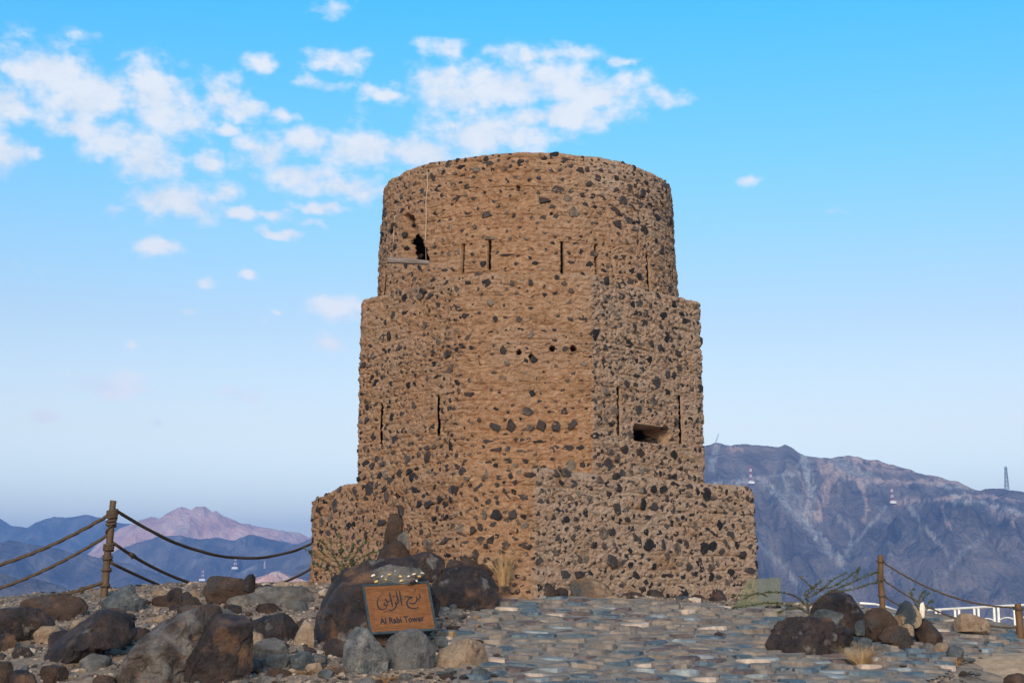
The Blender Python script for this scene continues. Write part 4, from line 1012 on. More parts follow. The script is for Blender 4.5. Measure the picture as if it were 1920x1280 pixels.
# hand-sized stones: one mesh per shape and rock kind
loose_me = [[np_mesh('loose_stone', V, F, False, [m_]) for V, F in SMALL] for m_ in (B_, G_, S_, T_, D_)]
ROCK_SPOTS = [(o.location.x, o.location.y, max(o.dimensions.x, o.dimensions.y) * .45) for o in C.objects if o.name.split('.')[0] in ('boulder', 'rock', 'broken_rock')]
LB = ['hand-sized brown stone lying loose on the gravel', 'hand-sized grey stone lying loose on the gravel', 'hand-sized blue-grey stone lying loose on the gravel', 'hand-sized tan stone lying loose on the gravel', 'hand-sized black stone lying loose on the gravel']
cnt = 0
rl = random.Random(5)
while cnt < 230:
    u, v = rl.uniform(-20, 900), 1112 + 178 * rl.random() ** .8
    g = G0(u, v)
    if g[1] > 27.6 or poly_sdf(np.array([g[0]]), np.array([g[1]]), PATH)[0] < .05: continue
    s_ = rl.uniform(5, 13) * mpp(g[1]) * rl.choice((.7, .9, 1.2))
    kd = rl.choices(range(5), (38, 28, 10, 10, 20))[0]
    o = link('loose_stone', loose_me[kd][rl.randrange(10)])
    o.location = (g[0], g[1], zg(g[0], g[1]) + s_ * .18); o.rotation_euler = (rl.uniform(-.3, .3), rl.uniform(-.3, .3), rl.uniform(0, 6.28)); o.scale = (s_, s_, s_)
    tag(o, LB[kd].replace('hand-sized', 'fist-sized' if s_ < .05 else 'hand-sized' if s_ < .085 else 'head-sized').replace('loose on the gravel', 'on the gravel near ' + by_mark(g[0], g[1])), 'stone', LB[kd].replace('hand-sized', 'scattered').replace('stone lying', 'stones')); cnt += 1
# stones spilling over the edges of the paving
LP = ['brown stone resting on the edge of the paving', 'grey stone resting on the edge of the paving', 'blue-grey stone resting on the edge of the paving', 'tan stone resting on the edge of the paving', 'black stone resting on the edge of the paving']
cnt = 0
while cnt < 80:
    u, v = (rl.uniform(820, 990), rl.uniform(1120, 1285)) if rl.random() < .55 else (rl.uniform(1370, 1860), rl.uniform(1132, 1270))
    g = G0(u, v); d_ = poly_sdf(np.array([g[0]]), np.array([g[1]]), PATH)[0]
    if g[1] > 27.6 or d_ > .5 or d_ < -.7: continue
    s_ = rl.uniform(4, 12) * mpp(g[1]); kd = rl.choices(range(5), (18, 30, 28, 16, 8))[0]
    o = link('loose_stone', loose_me[kd][rl.randrange(10)])
    o.location = (g[0], g[1], base_z(np.array([g[0]]), np.array([g[1]]))[0] + .02 + s_ * .2); o.rotation_euler = (rl.uniform(-.3, .3), rl.uniform(-.3, .3), rl.uniform(0, 6.28)); o.scale = (s_, s_, s_ * .8)
    tag(o, ('small ' if s_ < .06 else 'large ') + LP[kd] + (' near the stones under the sign' if u < 990 and v > 1190 else ' near the smooth dark boulder' if u < 990 else ' by the thorn bush heap' if u < 1700 else ' by the sandy mound'), 'stone', LP[kd].replace('stone resting', 'stones')); cnt += 1
def gravel(name, n, mat, size, box, seed, path_side=False):
    rs = np.random.default_rng(seed); Vs, Fs = [], []; tot = 0
    low = []
    for k in range(6):
        d, F = ICO[2]; bm = bmesh.new(); bmesh.ops.create_icosphere(bm, subdivisions=1, radius=1)
        v = np.array([q.co for q in bm.verts]); f = np.array([[a.index for a in q.verts] for q in bm.faces]); bm.free()
        low.append((v * rs.uniform(.6, 1.15, (len(v), 1)) * np.array([1, .8, .55]), f))
    x = rs.uniform(box[0], box[2], n * 3); y = rs.uniform(box[1], box[3], n * 3)
    ok = poly_sdf(x, y, PATH) > (-.5 if path_side else 0)
    ok &= np.abs(x / y) < .40
    dens = fbm(xyz(x * .8, y * .8), 3, seed + 2); ok &= rs.uniform(-.6, .5, n * 3) < dens + .1
    x, y = x[ok][:n], y[ok][:n]; z = ground_z(x, y)
    for i in range(len(x)):
        v, f = low[rs.integers(6)]; s_ = size * rs.lognormal(0, .5); a = rs.uniform(0, 6.28); ca, sa = math.cos(a), math.sin(a)
        w_ = v * s_; Vs.append(np.column_stack([w_[:, 0] * ca - w_[:, 1] * sa + x[i], w_[:, 0] * sa + w_[:, 1] * ca + y[i], w_[:, 2] + z[i] + s_ * .15])); Fs.append(f + tot); tot += len(v)
    o = link(name, np_mesh(name, np.concatenate(Vs), np.concatenate(Fs), False, [mat]), kind='stuff')
    o['label'] = 'loose gravel strewn over the ground around the paving'; return o
gm = material('gravel_stone', [(.04, .034, .032), (.10, .08, .07), (.18, .14, .115), (.27, .205, .155), (.40, .32, .25)], scale=4, rnd='island', rough=.85, contrast=.8, bumps=())
gravel('gravel', 15000, gm, .018, (-10, 19.3, 6.5, 28), 1)
gravel('gravel', 1500, gm, .042, (-10, 19.3, 6.5, 28), 2)
# ------------------------------------------------------------------ the wooden sign
U_ = np.array([121.0, 45.0, 7.0]); V_ = np.array([20.0, -40.0, -90.0])
SY = 30.0
for a in np.linspace(0, 1, 8):                  # as far back as the boulder lets it lean
    for b in np.linspace(0, 1, 6):
        y = front_y(sign_boulder, 678 + 121 * a + 20 * b, 1096 - 7 * a + 90 * b)
        if y: SY = min(SY, (y - .02) / (1 + (45 * a - 40 * b) / F_PX))
c0 = P(678, 1096, SY); m_ = mpp(SY)
sgn = Matrix.Identity(4)
ux = Vector(U_).normalized(); vy = -Vector(V_).normalized(); nz_ = ux.cross(vy).normalized(); vy = nz_.cross(ux)
bw, bh = float(np.linalg.norm(U_)) * m_, float(np.linalg.norm(V_)) * m_
rot = Matrix((ux, vy, nz_)).transposed()
sign = empty('sign_board', tuple(Vector(c0) + Vector(V_) * m_), 'dark-framed wooden sign lettered in Arabic and English, leaning on the big boulder', 'sign')
sign.rotation_euler = rot.to_euler()          # local x along the lower edge, y up the board, z out of its face
def sbox(mb, x0, y0, x1, y1, z0, z1): mb.box(((x0 + x1) / 2, (y0 + y1) / 2, (z0 + z1) / 2), (x1 - x0, y1 - y0, z1 - z0))
fw = .034 * bw
b_ = MB(); sbox(b_, fw * .6, fw * .6, bw - fw * .6, bh - fw * .6, -.012, .006); board = link('board', b_.mesh('board', [M['board']]), sign)
b_ = MB()
sbox(b_, 0, 0, bw, fw, -.02, .018); sbox(b_, 0, bh - fw, bw, bh, -.02, .018); sbox(b_, 0, fw, fw, bh - fw, -.02, .0175); sbox(b_, bw - fw, fw, bw, bh - fw, -.02, .0175)
link('frame', b_.mesh('frame', [M['frame']]), sign)
b_ = MB()                                       # thin double border with cut corners
def bar(mb, a, b, w, z=.0085):
    a, b = np.array(a), np.array(b); d = b - a; l = np.linalg.norm(d); an = math.atan2(d[1], d[0])
    mb.box(((a[0] + b[0]) / 2, (a[1] + b[1]) / 2, z), (l, w, .003), Matrix.Rotation(an, 3, 'Z'))
for ins, ch in ((.075, .0), (.105, .05)):
    i_ = ins * bw; k = ch * bw
    q = [(i_ + k, i_), (bw - i_ - k, i_), (bw - i_, i_ + k), (bw - i_, bh - i_ - k), (bw - i_ - k, bh - i_), (i_ + k, bh - i_), (i_, bh - i_ - k), (i_, i_ + k)]
    for a, b in zip(q, q[1:] + q[:1]):
        if a != b: bar(b_, a, b, .004 * bw)
link('border_line', b_.mesh('border_line', [M['inkline']]), board)
# brush strokes of the Arabic line, traced on the board (zoomed photo units)
TL, TR, BR, BL = (262, 465), (1200, 415), (1350, 1080), (400, 1145)
A2 = np.array([[TR[0] - TL[0], BL[0] - TL[0]], [TR[1] - TL[1], BL[1] - TL[1]]], float); A2i = np.linalg.inv(A2)
def onboard(z):
    s, t = A2i @ (np.array(z, float) - np.array(TL))
    return np.array([fw + s * (bw - 2 * fw), bh - fw - t * (bh - 2 * fw)])
STROKES = [([(1084, 572), (1100, 600), (1102, 630), (1085, 658), (1050, 664)], 13), ([(1048, 618), (1058, 655), (1050, 692), (1020, 716), (975, 722), (935, 700)], 15),
           ([(868, 632), (895, 612), (930, 622), (985, 626), (940, 650), (910, 690), (912, 740), (945, 780), (1000, 796), (1060, 788), (1090, 768)], 15),
           ([(1020, 490), (1032, 512), (1022, 535), (1000, 552)], 8), ([(905, 538), (926, 526)], 8),
           ([(790, 525), (802, 590), (820, 680), (838, 762)], 15), ([(738, 530), (752, 590), (770, 660), (776, 705), (752, 728), (730, 700)], 15),
           ([(738, 690), (748, 740), (728, 790), (680, 822), (632, 812)], 15), ([(688, 636), (722, 600)], 9), ([(640, 550), (655, 620), (680, 710), (696, 768)], 15),
           ([(578, 640), (600, 680), (630, 692), (655, 676)], 14), ([(628, 690), (612, 735), (575, 742), (568, 715), (600, 706)], 12),
           ([(612, 735), (602, 780), (560, 808), (505, 798), (476, 755), (464, 700), (478, 645), (500, 610)], 13)]
DOTS = [(1094, 685, 12), (985, 668, 12), (512, 600, 11), (540, 574, 11), (574, 842, 11), (606, 834, 11)]
b_ = MB()
for pts, w in STROKES:
    pts = np.array(pts, float)
    t = np.linspace(0, len(pts) - 1, 6 * (len(pts) - 1) + 1); i = np.minimum(t.astype(int), len(pts) - 2); f = (t - i)[:, None]
    pm = pts[np.maximum(i - 1, 0)]; p0 = pts[i]; p1 = pts[i + 1]; pn = pts[np.minimum(i + 2, len(pts) - 1)]
    c_ = .5 * (2 * p0 + (p1 - pm) * f + (2 * pm - 5 * p0 + 4 * p1 - pn) * f ** 2 + (3 * p0 - pm - 3 * p1 + pn) * f ** 3)
    q = np.array([onboard(z) for z in c_]); d = np.gradient(q, axis=0); d /= np.linalg.norm(d, axis=1)[:, None] + 1e-9
    n = np.column_stack([-d[:, 1], d[:, 0]])
    ww = w * 1.15 / 938 * bw * .5 * (.45 + .75 * np.sin(np.linspace(.25, math.pi - .15, len(q)))) * (.8 + .45 * np.abs(n @ np.array([.7, .7])))
    k = len(q); V = np.concatenate([np.column_stack([q + n * ww[:, None], np.full(k, .0088)]), np.column_stack([q - n * ww[:, None], np.full(k, .0088)])])
    b_.add(V, [(j, j + 1, k + j + 1, k + j) for j in range(k - 1)])
for (x, y, r_) in DOTS:
    c_ = onboard((x, y)); s_ = r_ / 938 * bw
    b_.add([(c_[0] + s_, c_[1], .0088), (c_[0], c_[1] + s_, .0088), (c_[0] - s_, c_[1], .0088), (c_[0], c_[1] - s_, .0088)], [(0, 1, 2, 3)])
link('arabic_lettering', b_.mesh('arabic_lettering', [M['ink']]), board)
cu = bpy.data.curves.new('lettering', 'FONT'); cu.body = 'Al Rabi Tower'; cu.size = 1.0; cu.offset = .034; cu.space_character = 1.04; cu.align_x = 'CENTER'; cu.resolution_u = 4
tmp = bpy.data.objects.new('lettering_curve', cu); C.objects.link(tmp)
bpy.context.view_layer.update()
me = bpy.data.meshes.new_from_object(tmp.evaluated_get(bpy.context.evaluated_depsgraph_get())); me.name = 'english_lettering'
me.materials.clear(); me.materials.append(M['ink'])
co = np.array([v.co for v in me.vertices]); a = onboard((520, 1022)); b = onboard((1178, 985))
sx = np.linalg.norm(b - a) / (co[:, 0].max() - co[:, 0].min()); H = .118 * bh
mid_ = (a + b) / 2; an = math.atan2(b[1] - a[1], b[0] - a[0])
x_ = (co[:, 0] - (co[:, 0].max() + co[:, 0].min()) / 2) * sx; y_ = co[:, 1] * H / .70
co = np.column_stack([mid_[0] + x_ * math.cos(an) - y_ * math.sin(an), mid_[1] + x_ * math.sin(an) + y_ * math.cos(an), np.full(len(co), .0088)])
me.vertices.foreach_set('co', co.astype(np.float32).ravel()); me.update()
bpy.data.objects.remove(tmp); bpy.data.curves.remove(cu)
link('english_lettering', me, board)
# mortar bed with sea shells above the sign
mo = rock('mortar_patch', '', [(682, 1092), (684, 1070), (700, 1063), (740, 1060), (780, 1066), (797, 1080), (798, 1088), (740, 1092)], M['grey'], keep=True, Y=27.5 - (27.5 - (min(front_y(sign_boulder, u_, v_) or 99 for u_ in (700, 740, 780) for v_ in (1082, 1090)) - .02)) / .436, depth=.20, seed=201, facets=3, rough=.09, parent=None)
for k in ('label', 'category'):
    if k in mo: del mo[k]
bpy.context.view_layer.update()
def mo_y(u, v):
    y = front_y_w(u, v); return y - .012
_mt = BVHTree.FromPolygons([Vector(mo.location) + q.co for q in mo.data.vertices], [tuple(q.vertices) for q in mo.data.polygons])
def front_y_w(u, v):
    h = _mt.ray_cast(Vector((0, 0, 0)), Vector(ray(u, v)).normalized()); return h[0].y if h[0] is not None else (front_y(sign_boulder, u, v) or SY)
mo.parent = sign_boulder; mo.location = mo.location - sign_boulder.location
for k, (u, v, r_, yel) in enumerate([(700, 1078, 9, 0), (716, 1080, 6, 0), (730, 1077, 7, 1), (706, 1090, 9, 1), (724, 1086, 7, 1), (750, 1080, 7, 1), (753, 1088, 8, 1), (766, 1080, 8, 0), (776, 1076, 7, 0), (786, 1080, 8, 1), (781, 1088, 7, 0), (741, 1070, 6, 0), (792, 1074, 7, 0), (690, 1090, 6, 0)]):
    p = Vector(P(u, v, mo_y(u, v))) - Vector(mo.location) - Vector(sign_boulder.location)
    o = link('shell', np_mesh('shell', SMALL[k % 10][0], SMALL[k % 10][1], True, [M['shell_y'] if yel else M['shell']]), mo)
    s_ = r_ * m_ * .62; o.location = p; o.scale = (s_, s_ * .7, s_ * .8); o.rotation_euler = (random.uniform(-.6, .6), random.uniform(-.6, .6), random.uniform(0, 3))

# ------------------------------------------------------------------ rope fence
def catenary(a, b, sag, n=40):
    a, b = np.array(a), np.array(b); t = np.linspace(0, 1, n)
    p = a + (b - a) * t[:, None]; p[:, 2] -= 4 * sag * t * (1 - t); return p
def rope(a, b, sag, r, label, knots=()):
    mb = MB(); p = catenary(a, b, sag, 70); mb.tube(p, r, 9, twist=6.0 / r * .12, lobes=3)
    o = link('rope', mb.mesh('rope', [M['rope']], True)); tag(o, label, 'rope', 'ropes of the rope fence')
    for t in knots:
        k = int(t * 69); kb = MB(); kb.tube([p[k] - (p[k + 1] - p[k]) * .6, p[k], p[k] + (p[k + 1] - p[k]) * .6], [r * 1.2, r * 1.75, r * 1.2], 7)
        kb.tube([p[k], p[k] + np.array([.01, 0, -.035]), p[k] + np.array([0, 0, -.07])], r * .55, 5)
        link('knot', kb.mesh('knot', [M['rope']], True), o)
    return o
def post(top_px, Y, h, r, label, wraps, lean=0.0, mat='wood'):
    t = P(*top_px, Y); base = np.array([t[0] - lean, Y, t[2] - h])
    e = empty('rope_post', tuple(base), label, 'post', 'posts of the rope fence')
    mb = MB(); zs = np.linspace(-.3, h, 22)
    pts = np.array([[lean * z / h + .008 * math.sin(z * 7), 0, z] for z in zs])
    mb.tube(pts, r * (1.08 - .16 * np.clip(zs / h, 0, 1)) * (1 + .05 * np.sin(zs * 19)), 10)
    link('pole', mb.mesh('pole', [M[mat]], True), e)
    for (z, turns, rr, hgt) in wraps:
        mb = MB(); th_ = np.linspace(0, turns * 2 * math.pi, int(turns * 16) + 4)
        z_ = z + hgt * np.linspace(0, 1, len(th_)); rad = r * 1.02 + rr * .6
        mb.tube(np.column_stack([np.cos(th_) * rad + lean * z_ / h, np.sin(th_) * rad, z_ + .012 * np.sin(th_)]), rr, 6)
        link('rope_lashing', mb.mesh('rope_lashing', [M['rope']], True), e)
    return t
YL = 26.3
hL = P(213, 938, YL)[2] - zg(P(200, 1112, YL)[0], YL) + .04
KL = 26.3 / 18.7
post((213, 938), YL, hL, .060, 'leaning wooden post lashed with rope, standing among the dark boulders', [(hL - z * KL, n, r_ * 1.4, g * KL) for z, n, r_, g in ((.22, 4.2, .020, .10), (.32, 2.2, .018, .09), (.62, 3.2, .018, .09), (.74, 1.6, .016, .06), (.87, 1.3, .016, .03), (1.06, 1.4, .017, .03), (.55, 1.0, .012, .30))], lean=.105)
def lp(u, v): return P(u, v, YL)
def hang(a, end, targets, sag=None):
    """end height and sag of a rope that passes the given photo pixels"""
    a = np.array(a); rows, rhs = [], []
    for (u, v) in targets:
        t = np.linspace(0, 1, 4001); x = a[0] + (end[0] - a[0]) * t; y = a[1] + (end[1] - a[1]) * t
        U, _ = project(np.column_stack([x, y, np.full(len(t), .3)])); k = np.argmin(np.abs(U - u)); t0, y0 = t[k], y[k]
        z = P(u, v, y0)[2]; rows.append((t0, -4 * t0 * (1 - t0))); rhs.append(z - a[2])
    if sag is None: d, s = np.linalg.solve(np.array(rows), np.array(rhs))
    else: s = sag; d = (rhs[0] - rows[0][1] * s) / rows[0][0]
    return (end[0], end[1], a[2] + d), s
oe = (-11.6, 24.4)
ends = []
for (u, v), tg, sg, r_, lb, kn in (((209, 962), (0, 1058), .55, .030, 'uppermost sagging rope running out from the leaning post past the boulders', ()), ((205, 1001), (0, 1103), .55, .027, 'middle sagging rope running out from the leaning post past the boulders', ()), ((202, 1088), (60, 1130), .40, .030, 'lowest sagging rope from the leaning post, drooping onto the boulders', (.10,))):
    e_, s = hang(lp(u, v), oe, [tg], sg); ends.append(e_[2]); rope(lp(u, v), e_, s, r_, lb, knots=kn)
oz = zg(*oe); tz = max(ends) + .15
post(tuple(project(np.array([oe[0], oe[1], tz]))), oe[1], tz - oz, .06, 'wooden post at the far end of the ropes beside the boulders', [(z - .02 - oz, 2, .025, .04) for z in ends], 0)
be = (-3.0, 41.0); bz = zg(*be); ends = []
for (u, v), tg, sg, r_, lb, kn in (((218, 956), [(440, 1045), (578, 1021)], None, .029, 'uppermost rope swinging from the leaning post round behind the tower', ()), ((213, 1017), [(375, 1097), (578, 1069)], None, .027, 'middle rope dipping behind the crest rocks between leaning post and tower', (.05,)), ((208, 1054), [(315, 1102)], .7, .026, 'lowest rope from the leaning post dropping behind the crest', ())):
    e_, s = hang(lp(u, v), be, tg, sg); ends.append(e_[2]); rope(lp(u, v), e_, s, r_, lb, knots=kn)
tz = max(ends) + .15
post(tuple(project(np.array([be[0], be[1], tz]))), be[1], tz - bz, .08, 'wooden post of the rope fence standing behind the tower', [(z - .02 - bz, 2, .03, .05) for z in ends], 0)
YR = 26.8
hR = P(1650, 1040, YR)[2] - zg(P(1652, 1140, YR)[0], YR)
tR = post((1650, 1040), YR, hR, .052, 'upright brown post with three rope loops behind the rock heap', [(hR - .10 - .02, 1.3, .016, .02), (hR - .44, 1.3, .016, .02), (hR - .72, 1.3, .016, .02)], 0, 'rust_post')
r2 = P(1909, 1131, 25.8); h2 = r2[2] - zg(r2[0], 25.8)
post((1909, 1131), 25.8, max(h2, .5), .06, 'brown rope post standing before the white railing', [(max(h2, .5) - .10, 2, .017, .03)], 0, 'rust_post')
rope(P(1655, 1053, YR), P(1907, 1138, 25.8), .20, .015, 'uppermost thin rope hanging between the two brown posts')
rope(P(1656, 1086, YR), P(1907, 1176, 25.8), .22, .014, 'middle thin rope hanging behind the rock heap between the brown posts')
rope(P(1656, 1116, YR), P(1907, 1200, 25.8), .20, .014, 'lowest thin rope hanging behind the rock heap between the brown posts')

# ------------------------------------------------------------------ white railing beyond the crest
def railing():
    Y0, Y1 = 36.0, 33.0
    a = P(1688, 1146, 37.0); b = P(2060, 1126, 33.0)
    e = empty('white_railing', (float(a[0]), float(a[1]), float(a[2]) - 1.15), 'white metal railing of paired posts and interlaced rings beyond the crest', 'railing')
    L0 = Vector(e.location)
    def rel(p): return np.array(p) - np.array(L0)
    d = np.array(b) - np.array(a); n = 14
    mb = MB(); mb.tube([rel(np.array(a) + d * t) for t in np.linspace(0, 1, 8)], .030, 8); link('top_rail', mb.mesh('top_rail', [M['white']], True), e)
    mb = MB(); mb.tube([rel(np.array(a) + d * t - np.array([0, 0, .98])) for t in np.linspace(0, 1, 8)], .026, 8); link('bottom_rail', mb.mesh('bottom_rail', [M['white']], True), e)
    # the rail goes on round the bend, dropping with the slope
    mb = MB(); mb.tube([rel(P(u, v, y)) for u, v, y in ((1688, 1146, 37), (1662, 1137, 36.6), (1640, 1132, 36.2), (1612, 1130, 36))], .028, 8); link('top_rail', mb.mesh('top_rail', [M['white']], True), e)
    pitch = .525; L = np.linalg.norm(d); k = 0; s = .55
    while s < L:
        c = np.array(a) + d * (s / L)
        for o_ in (-.055, .055):
            mb = MB(); q = rel(c + d / L * o_); mb.box((q[0], q[1], q[2] - .56), (.048, .048, 1.12)); link('post', mb.mesh('post', [M['white']]), e)
        th_ = np.linspace(0, 2 * math.pi, 36)
        mb = MB(); cc = rel(c + d / L * pitch * .5 - np.array([0, 0, .62]))
        mb.tube(np.array([cc + d / L * math.cos(t) * .36 + np.array([0, 0, math.sin(t) * .36]) for t in th_]), .017, 6, cap=False); link('ring', mb.mesh('ring', [M['white']], True), e)
        s += pitch
railing()

# ------------------------------------------------------------------ frosted glass pane by the tower corner
def pane():
    Y = 27.1
    q = [P(1378, 1138, Y), P(1400, 1086, Y + .25), P(1463, 1082, Y + .25), P(1467, 1140, Y)]
    n = np.cross(q[1] - q[0], q[3] - q[0]); n /= np.linalg.norm(n)
    mb = MB(); mb.add([p + n * s * .006 for s in (-1, 1) for p in q], [(0, 1, 2, 3), (7, 6, 5, 4)] + [(k, k + 4, (k + 1) % 4 + 4, (k + 1) % 4) for k in range(4)])
    m = bpy.data.materials.new('frosted_pane'); m.use_nodes = True; nt = m.node_tree; N = nt.nodes.new
    tr = N('ShaderNodeBsdfTransparent'); tr.inputs[0].default_value = (.80, .84, .78, 1)
    df = N('ShaderNodeBsdfDiffuse'); df.inputs[0].default_value = (.24, .23, .16, 1)
    mx = N('ShaderNodeMixShader'); mx.inputs[0].default_value = .30
    nt.links.new(tr.outputs[0], mx.inputs[1]); nt.links.new(df.outputs[0], mx.inputs[2]); nt.links.new(mx.outputs[0], nt.nodes['Material Output'].inputs[0])
    o = link('glass_pane', mb.mesh('glass_pane', [m])); tag(o, 'dusty translucent pane standing at the corner of the tower foot', 'pane')
pane()

# ------------------------------------------------------------------ plants
def tuft(u, v, hpx, wpx, n, mat, label, Y=None, spread=.6, seed=0):
    r_ = random.Random(seed); g = G0(u, v) if Y is None else P(u, v, 27.5 - (27.5 - Y) * .436 if Y < 27.5 else Y); Y = g[1]
    z0 = zg(g[0], g[1]) - .02 if Y < 25.5 else g[2]
    h = hpx * mpp(Y); w = wpx * mpp(Y); mb = MB()
    for k in range(n):
        a = r_.uniform(0, 6.28); rr = w * .12 * math.sqrt(r_.random()); x, y = math.cos(a) * rr, math.sin(a) * rr
        l = h * r_.uniform(.45, 1.05); out = w * .5 * r_.random() ** .8 * spread / .6; a2 = a + r_.uniform(-.7, .7)
        px = [(x + math.cos(a2) * out * t * t, y + math.sin(a2) * out * t * t, l * (t - .18 * t * t * r_.random())) for t in (0, .35, .7, 1)]
        bw_ = r_.uniform(.0028, .005) * (Y / 17); sd = np.array([math.sin(a2 + 1.2), math.cos(a2), 0]) * bw_
        V = []
        for t, p in zip((1, .8, .5, .1), px): V += [np.array(p) + sd * t, np.array(p) - sd * t]
        mb.add(V, [(0, 1, 3, 2), (2, 3, 5, 4), (4, 5, 7, 6)])
    o = link('grass_tuft', mb.mesh('grass_tuft', [mat])); o.location = (g[0], g[1], z0); tag(o, label, 'grass'); return o
tuft(1616, 1250, 50, 96, 380, M['dry'], 'bushy tuft of straw-coloured grass at the foot of the cracked boulder', seed=1, spread=.8)
tuft(945, 1098, 96, 74, 90, M['dry'], 'tall dry straw grass growing at the tower foot behind the boulder', Y=25.2, seed=2, spread=.85)
tuft(848, 1197, 22, 22, 120, M['dry'], 'small clipped tuft of dry grass behind the tan-topped rock', seed=3, spread=.4)
tuft(1490, 1162, 28, 70, 260, M['dry_orange'], 'low reddish dry grass behind the cracked boulder', Y=19.6, seed=4, spread=.9)
tuft(1235, 1134, 16, 24, 60, M['dry_orange'], 'little orange tuft among the rocks at the tower foot', Y=27.0, seed=5)
tuft(640, 1262, 20, 60, 160, M['dry_orange'], 'matted reddish grass under the upright blue-grey rock', seed=6, spread=1.0)
tuft(725, 1278, 18, 60, 160, M['dry_orange'], 'wisp of dry orange grass before the rounded grey rock', seed=7, spread=1.0)
tuft(570, 1262, 14, 50, 120, M['dry_orange'], 'sparse dry grass beside the smooth tan stone', seed=8, spread=1.1)
tuft(1794, 1246, 20, 34, 90, M['dry_orange'], 'small dry tuft at the edge of the sandy mound', seed=9, spread=.8)
tuft(128, 1250, 10, 50, 80, M['dry_orange'], 'thin dry grass under the wedge-shaped boulder', seed=10, spread=1.1)
def thorn(u, v, Y, branches, label, leafpx=4.6, rad=.010, name='thorn_shrub', dens=1.0, seed=0):
    r_ = random.Random(seed); base = P(u, v, Y); e = empty(name, tuple(base), label, 'shrub')
    lv = MB()
    for br in branches:
        pts = np.array([P(a, b, Y + dy) - base for a, b, dy in br])
        t = np.linspace(0, len(pts) - 1, 8 * (len(pts) - 1) + 1); i = np.minimum(t.astype(int), len(pts) - 2); f = (t - i)[:, None]
        pm, p0, p1, pn = pts[np.maximum(i - 1, 0)], pts[i], pts[i + 1], pts[np.minimum(i + 2, len(pts) - 1)]
        c_ = .5 * (2 * p0 + (p1 - pm) * f + (2 * pm - 5 * p0 + 4 * p1 - pn) * f ** 2 + (3 * p0 - pm - 3 * p1 + pn) * f ** 3)
        mb = MB(); mb.tube(c_, np.linspace(rad, rad * .35, len(c_)), 5); link('branch', mb.mesh('branch', [M['twig']], True), e)
        L = np.linalg.norm(np.diff(c_, axis=0), axis=1).sum(); n = int(L / (.8 * mpp(Y)) * dens)
        for k in range(n):
            q = r_.uniform(.12, 1) * (len(c_) - 1); j = int(min(q, len(c_) - 2)); p = c_[j] + (c_[j + 1] - c_[j]) * (q - j)
            s_ = leafpx * mpp(Y) * r_.uniform(.5, 1.1); d = np.array([r_.uniform(-1, 1), r_.uniform(-1, 1), r_.uniform(-.5, 1)]); d /= np.linalg.norm(d)
            w_ = np.cross(d, [r_.uniform(-1, 1), r_.uniform(-1, 1), r_.uniform(-1, 1)]); w_ /= np.linalg.norm(w_) + 1e-6
            lv.add([p, p + d * s_ * .55 + w_ * s_ * .3, p + d * s_ * 1.1, p + d * s_ * .55 - w_ * s_ * .3], [(0, 1, 2, 3)])
    link('foliage', lv.mesh('foliage', [M['leaf']]), e, 'stuff')
YS = 23.7
thorn(1519, 1168, YS, [[(1519, 1168, 0), (1515, 1140, 0), (1514, 1118, .1), (1526, 1102, .1), (1540, 1088, .2)], [(1527, 1106, .1), (1515, 1095, .1), (1500, 1080, .0)], [(1514, 1120, .1), (1540, 1106, .2), (1560, 1088, .3), (1586, 1074, .4)],
    [(1530, 1104, .1), (1560, 1100, .3), (1590, 1082, .4), (1612, 1066, .5)], [(1516, 1136, 0), (1550, 1112, .3), (1590, 1095, .4), (1628, 1078, .5), (1648, 1072, .5)], [(1560, 1110, .3), (1600, 1104, .4), (1630, 1095, .5), (1652, 1090, .5)],
    [(1516, 1142, 0), (1500, 1124, -.1), (1475, 1112, -.2), (1440, 1110, -.3), (1400, 1116, -.4), (1375, 1116, -.4)], [(1517, 1148, 0), (1480, 1134, -.2), (1440, 1130, -.3), (1400, 1136, -.4), (1372, 1140, -.4)],
    [(1518, 1152, 0), (1500, 1140, -.1), (1470, 1144, -.2), (1460, 1148, -.2)], [(1600, 1088, .4), (1608, 1074, .4), (1612, 1062, .5)], [(1514, 1122, 0), (1510, 1110, .1), (1530, 1098, .2)], [(1440, 1118, -.3), (1420, 1112, -.3), (1395, 1122, -.4)]],
    'spreading thorn shrub with bare arching twigs and tiny leaves behind the cracked boulder', seed=1, dens=1.3)
thorn(1726, 1150, 24.9, [[(1726, 1150, 0), (1716, 1130, 0), (1708, 1112, 0), (1714, 1104, 0)], [(1724, 1146, 0), (1730, 1124, 0), (1742, 1112, 0)], [(1724, 1148, 0), (1740, 1132, 0), (1748, 1126, 0)], [(1722, 1148, 0), (1704, 1136, 0), (1684, 1134, 0)], [(1726, 1150, 0), (1742, 1140, 0), (1750, 1142, 0)], [(1720, 1138, 0), (1726, 1116, 0), (1736, 1108, 0)]],
    'small feathery green shrub behind the upright blue-black slab', leafpx=5, rad=.008, seed=2, dens=1.1)
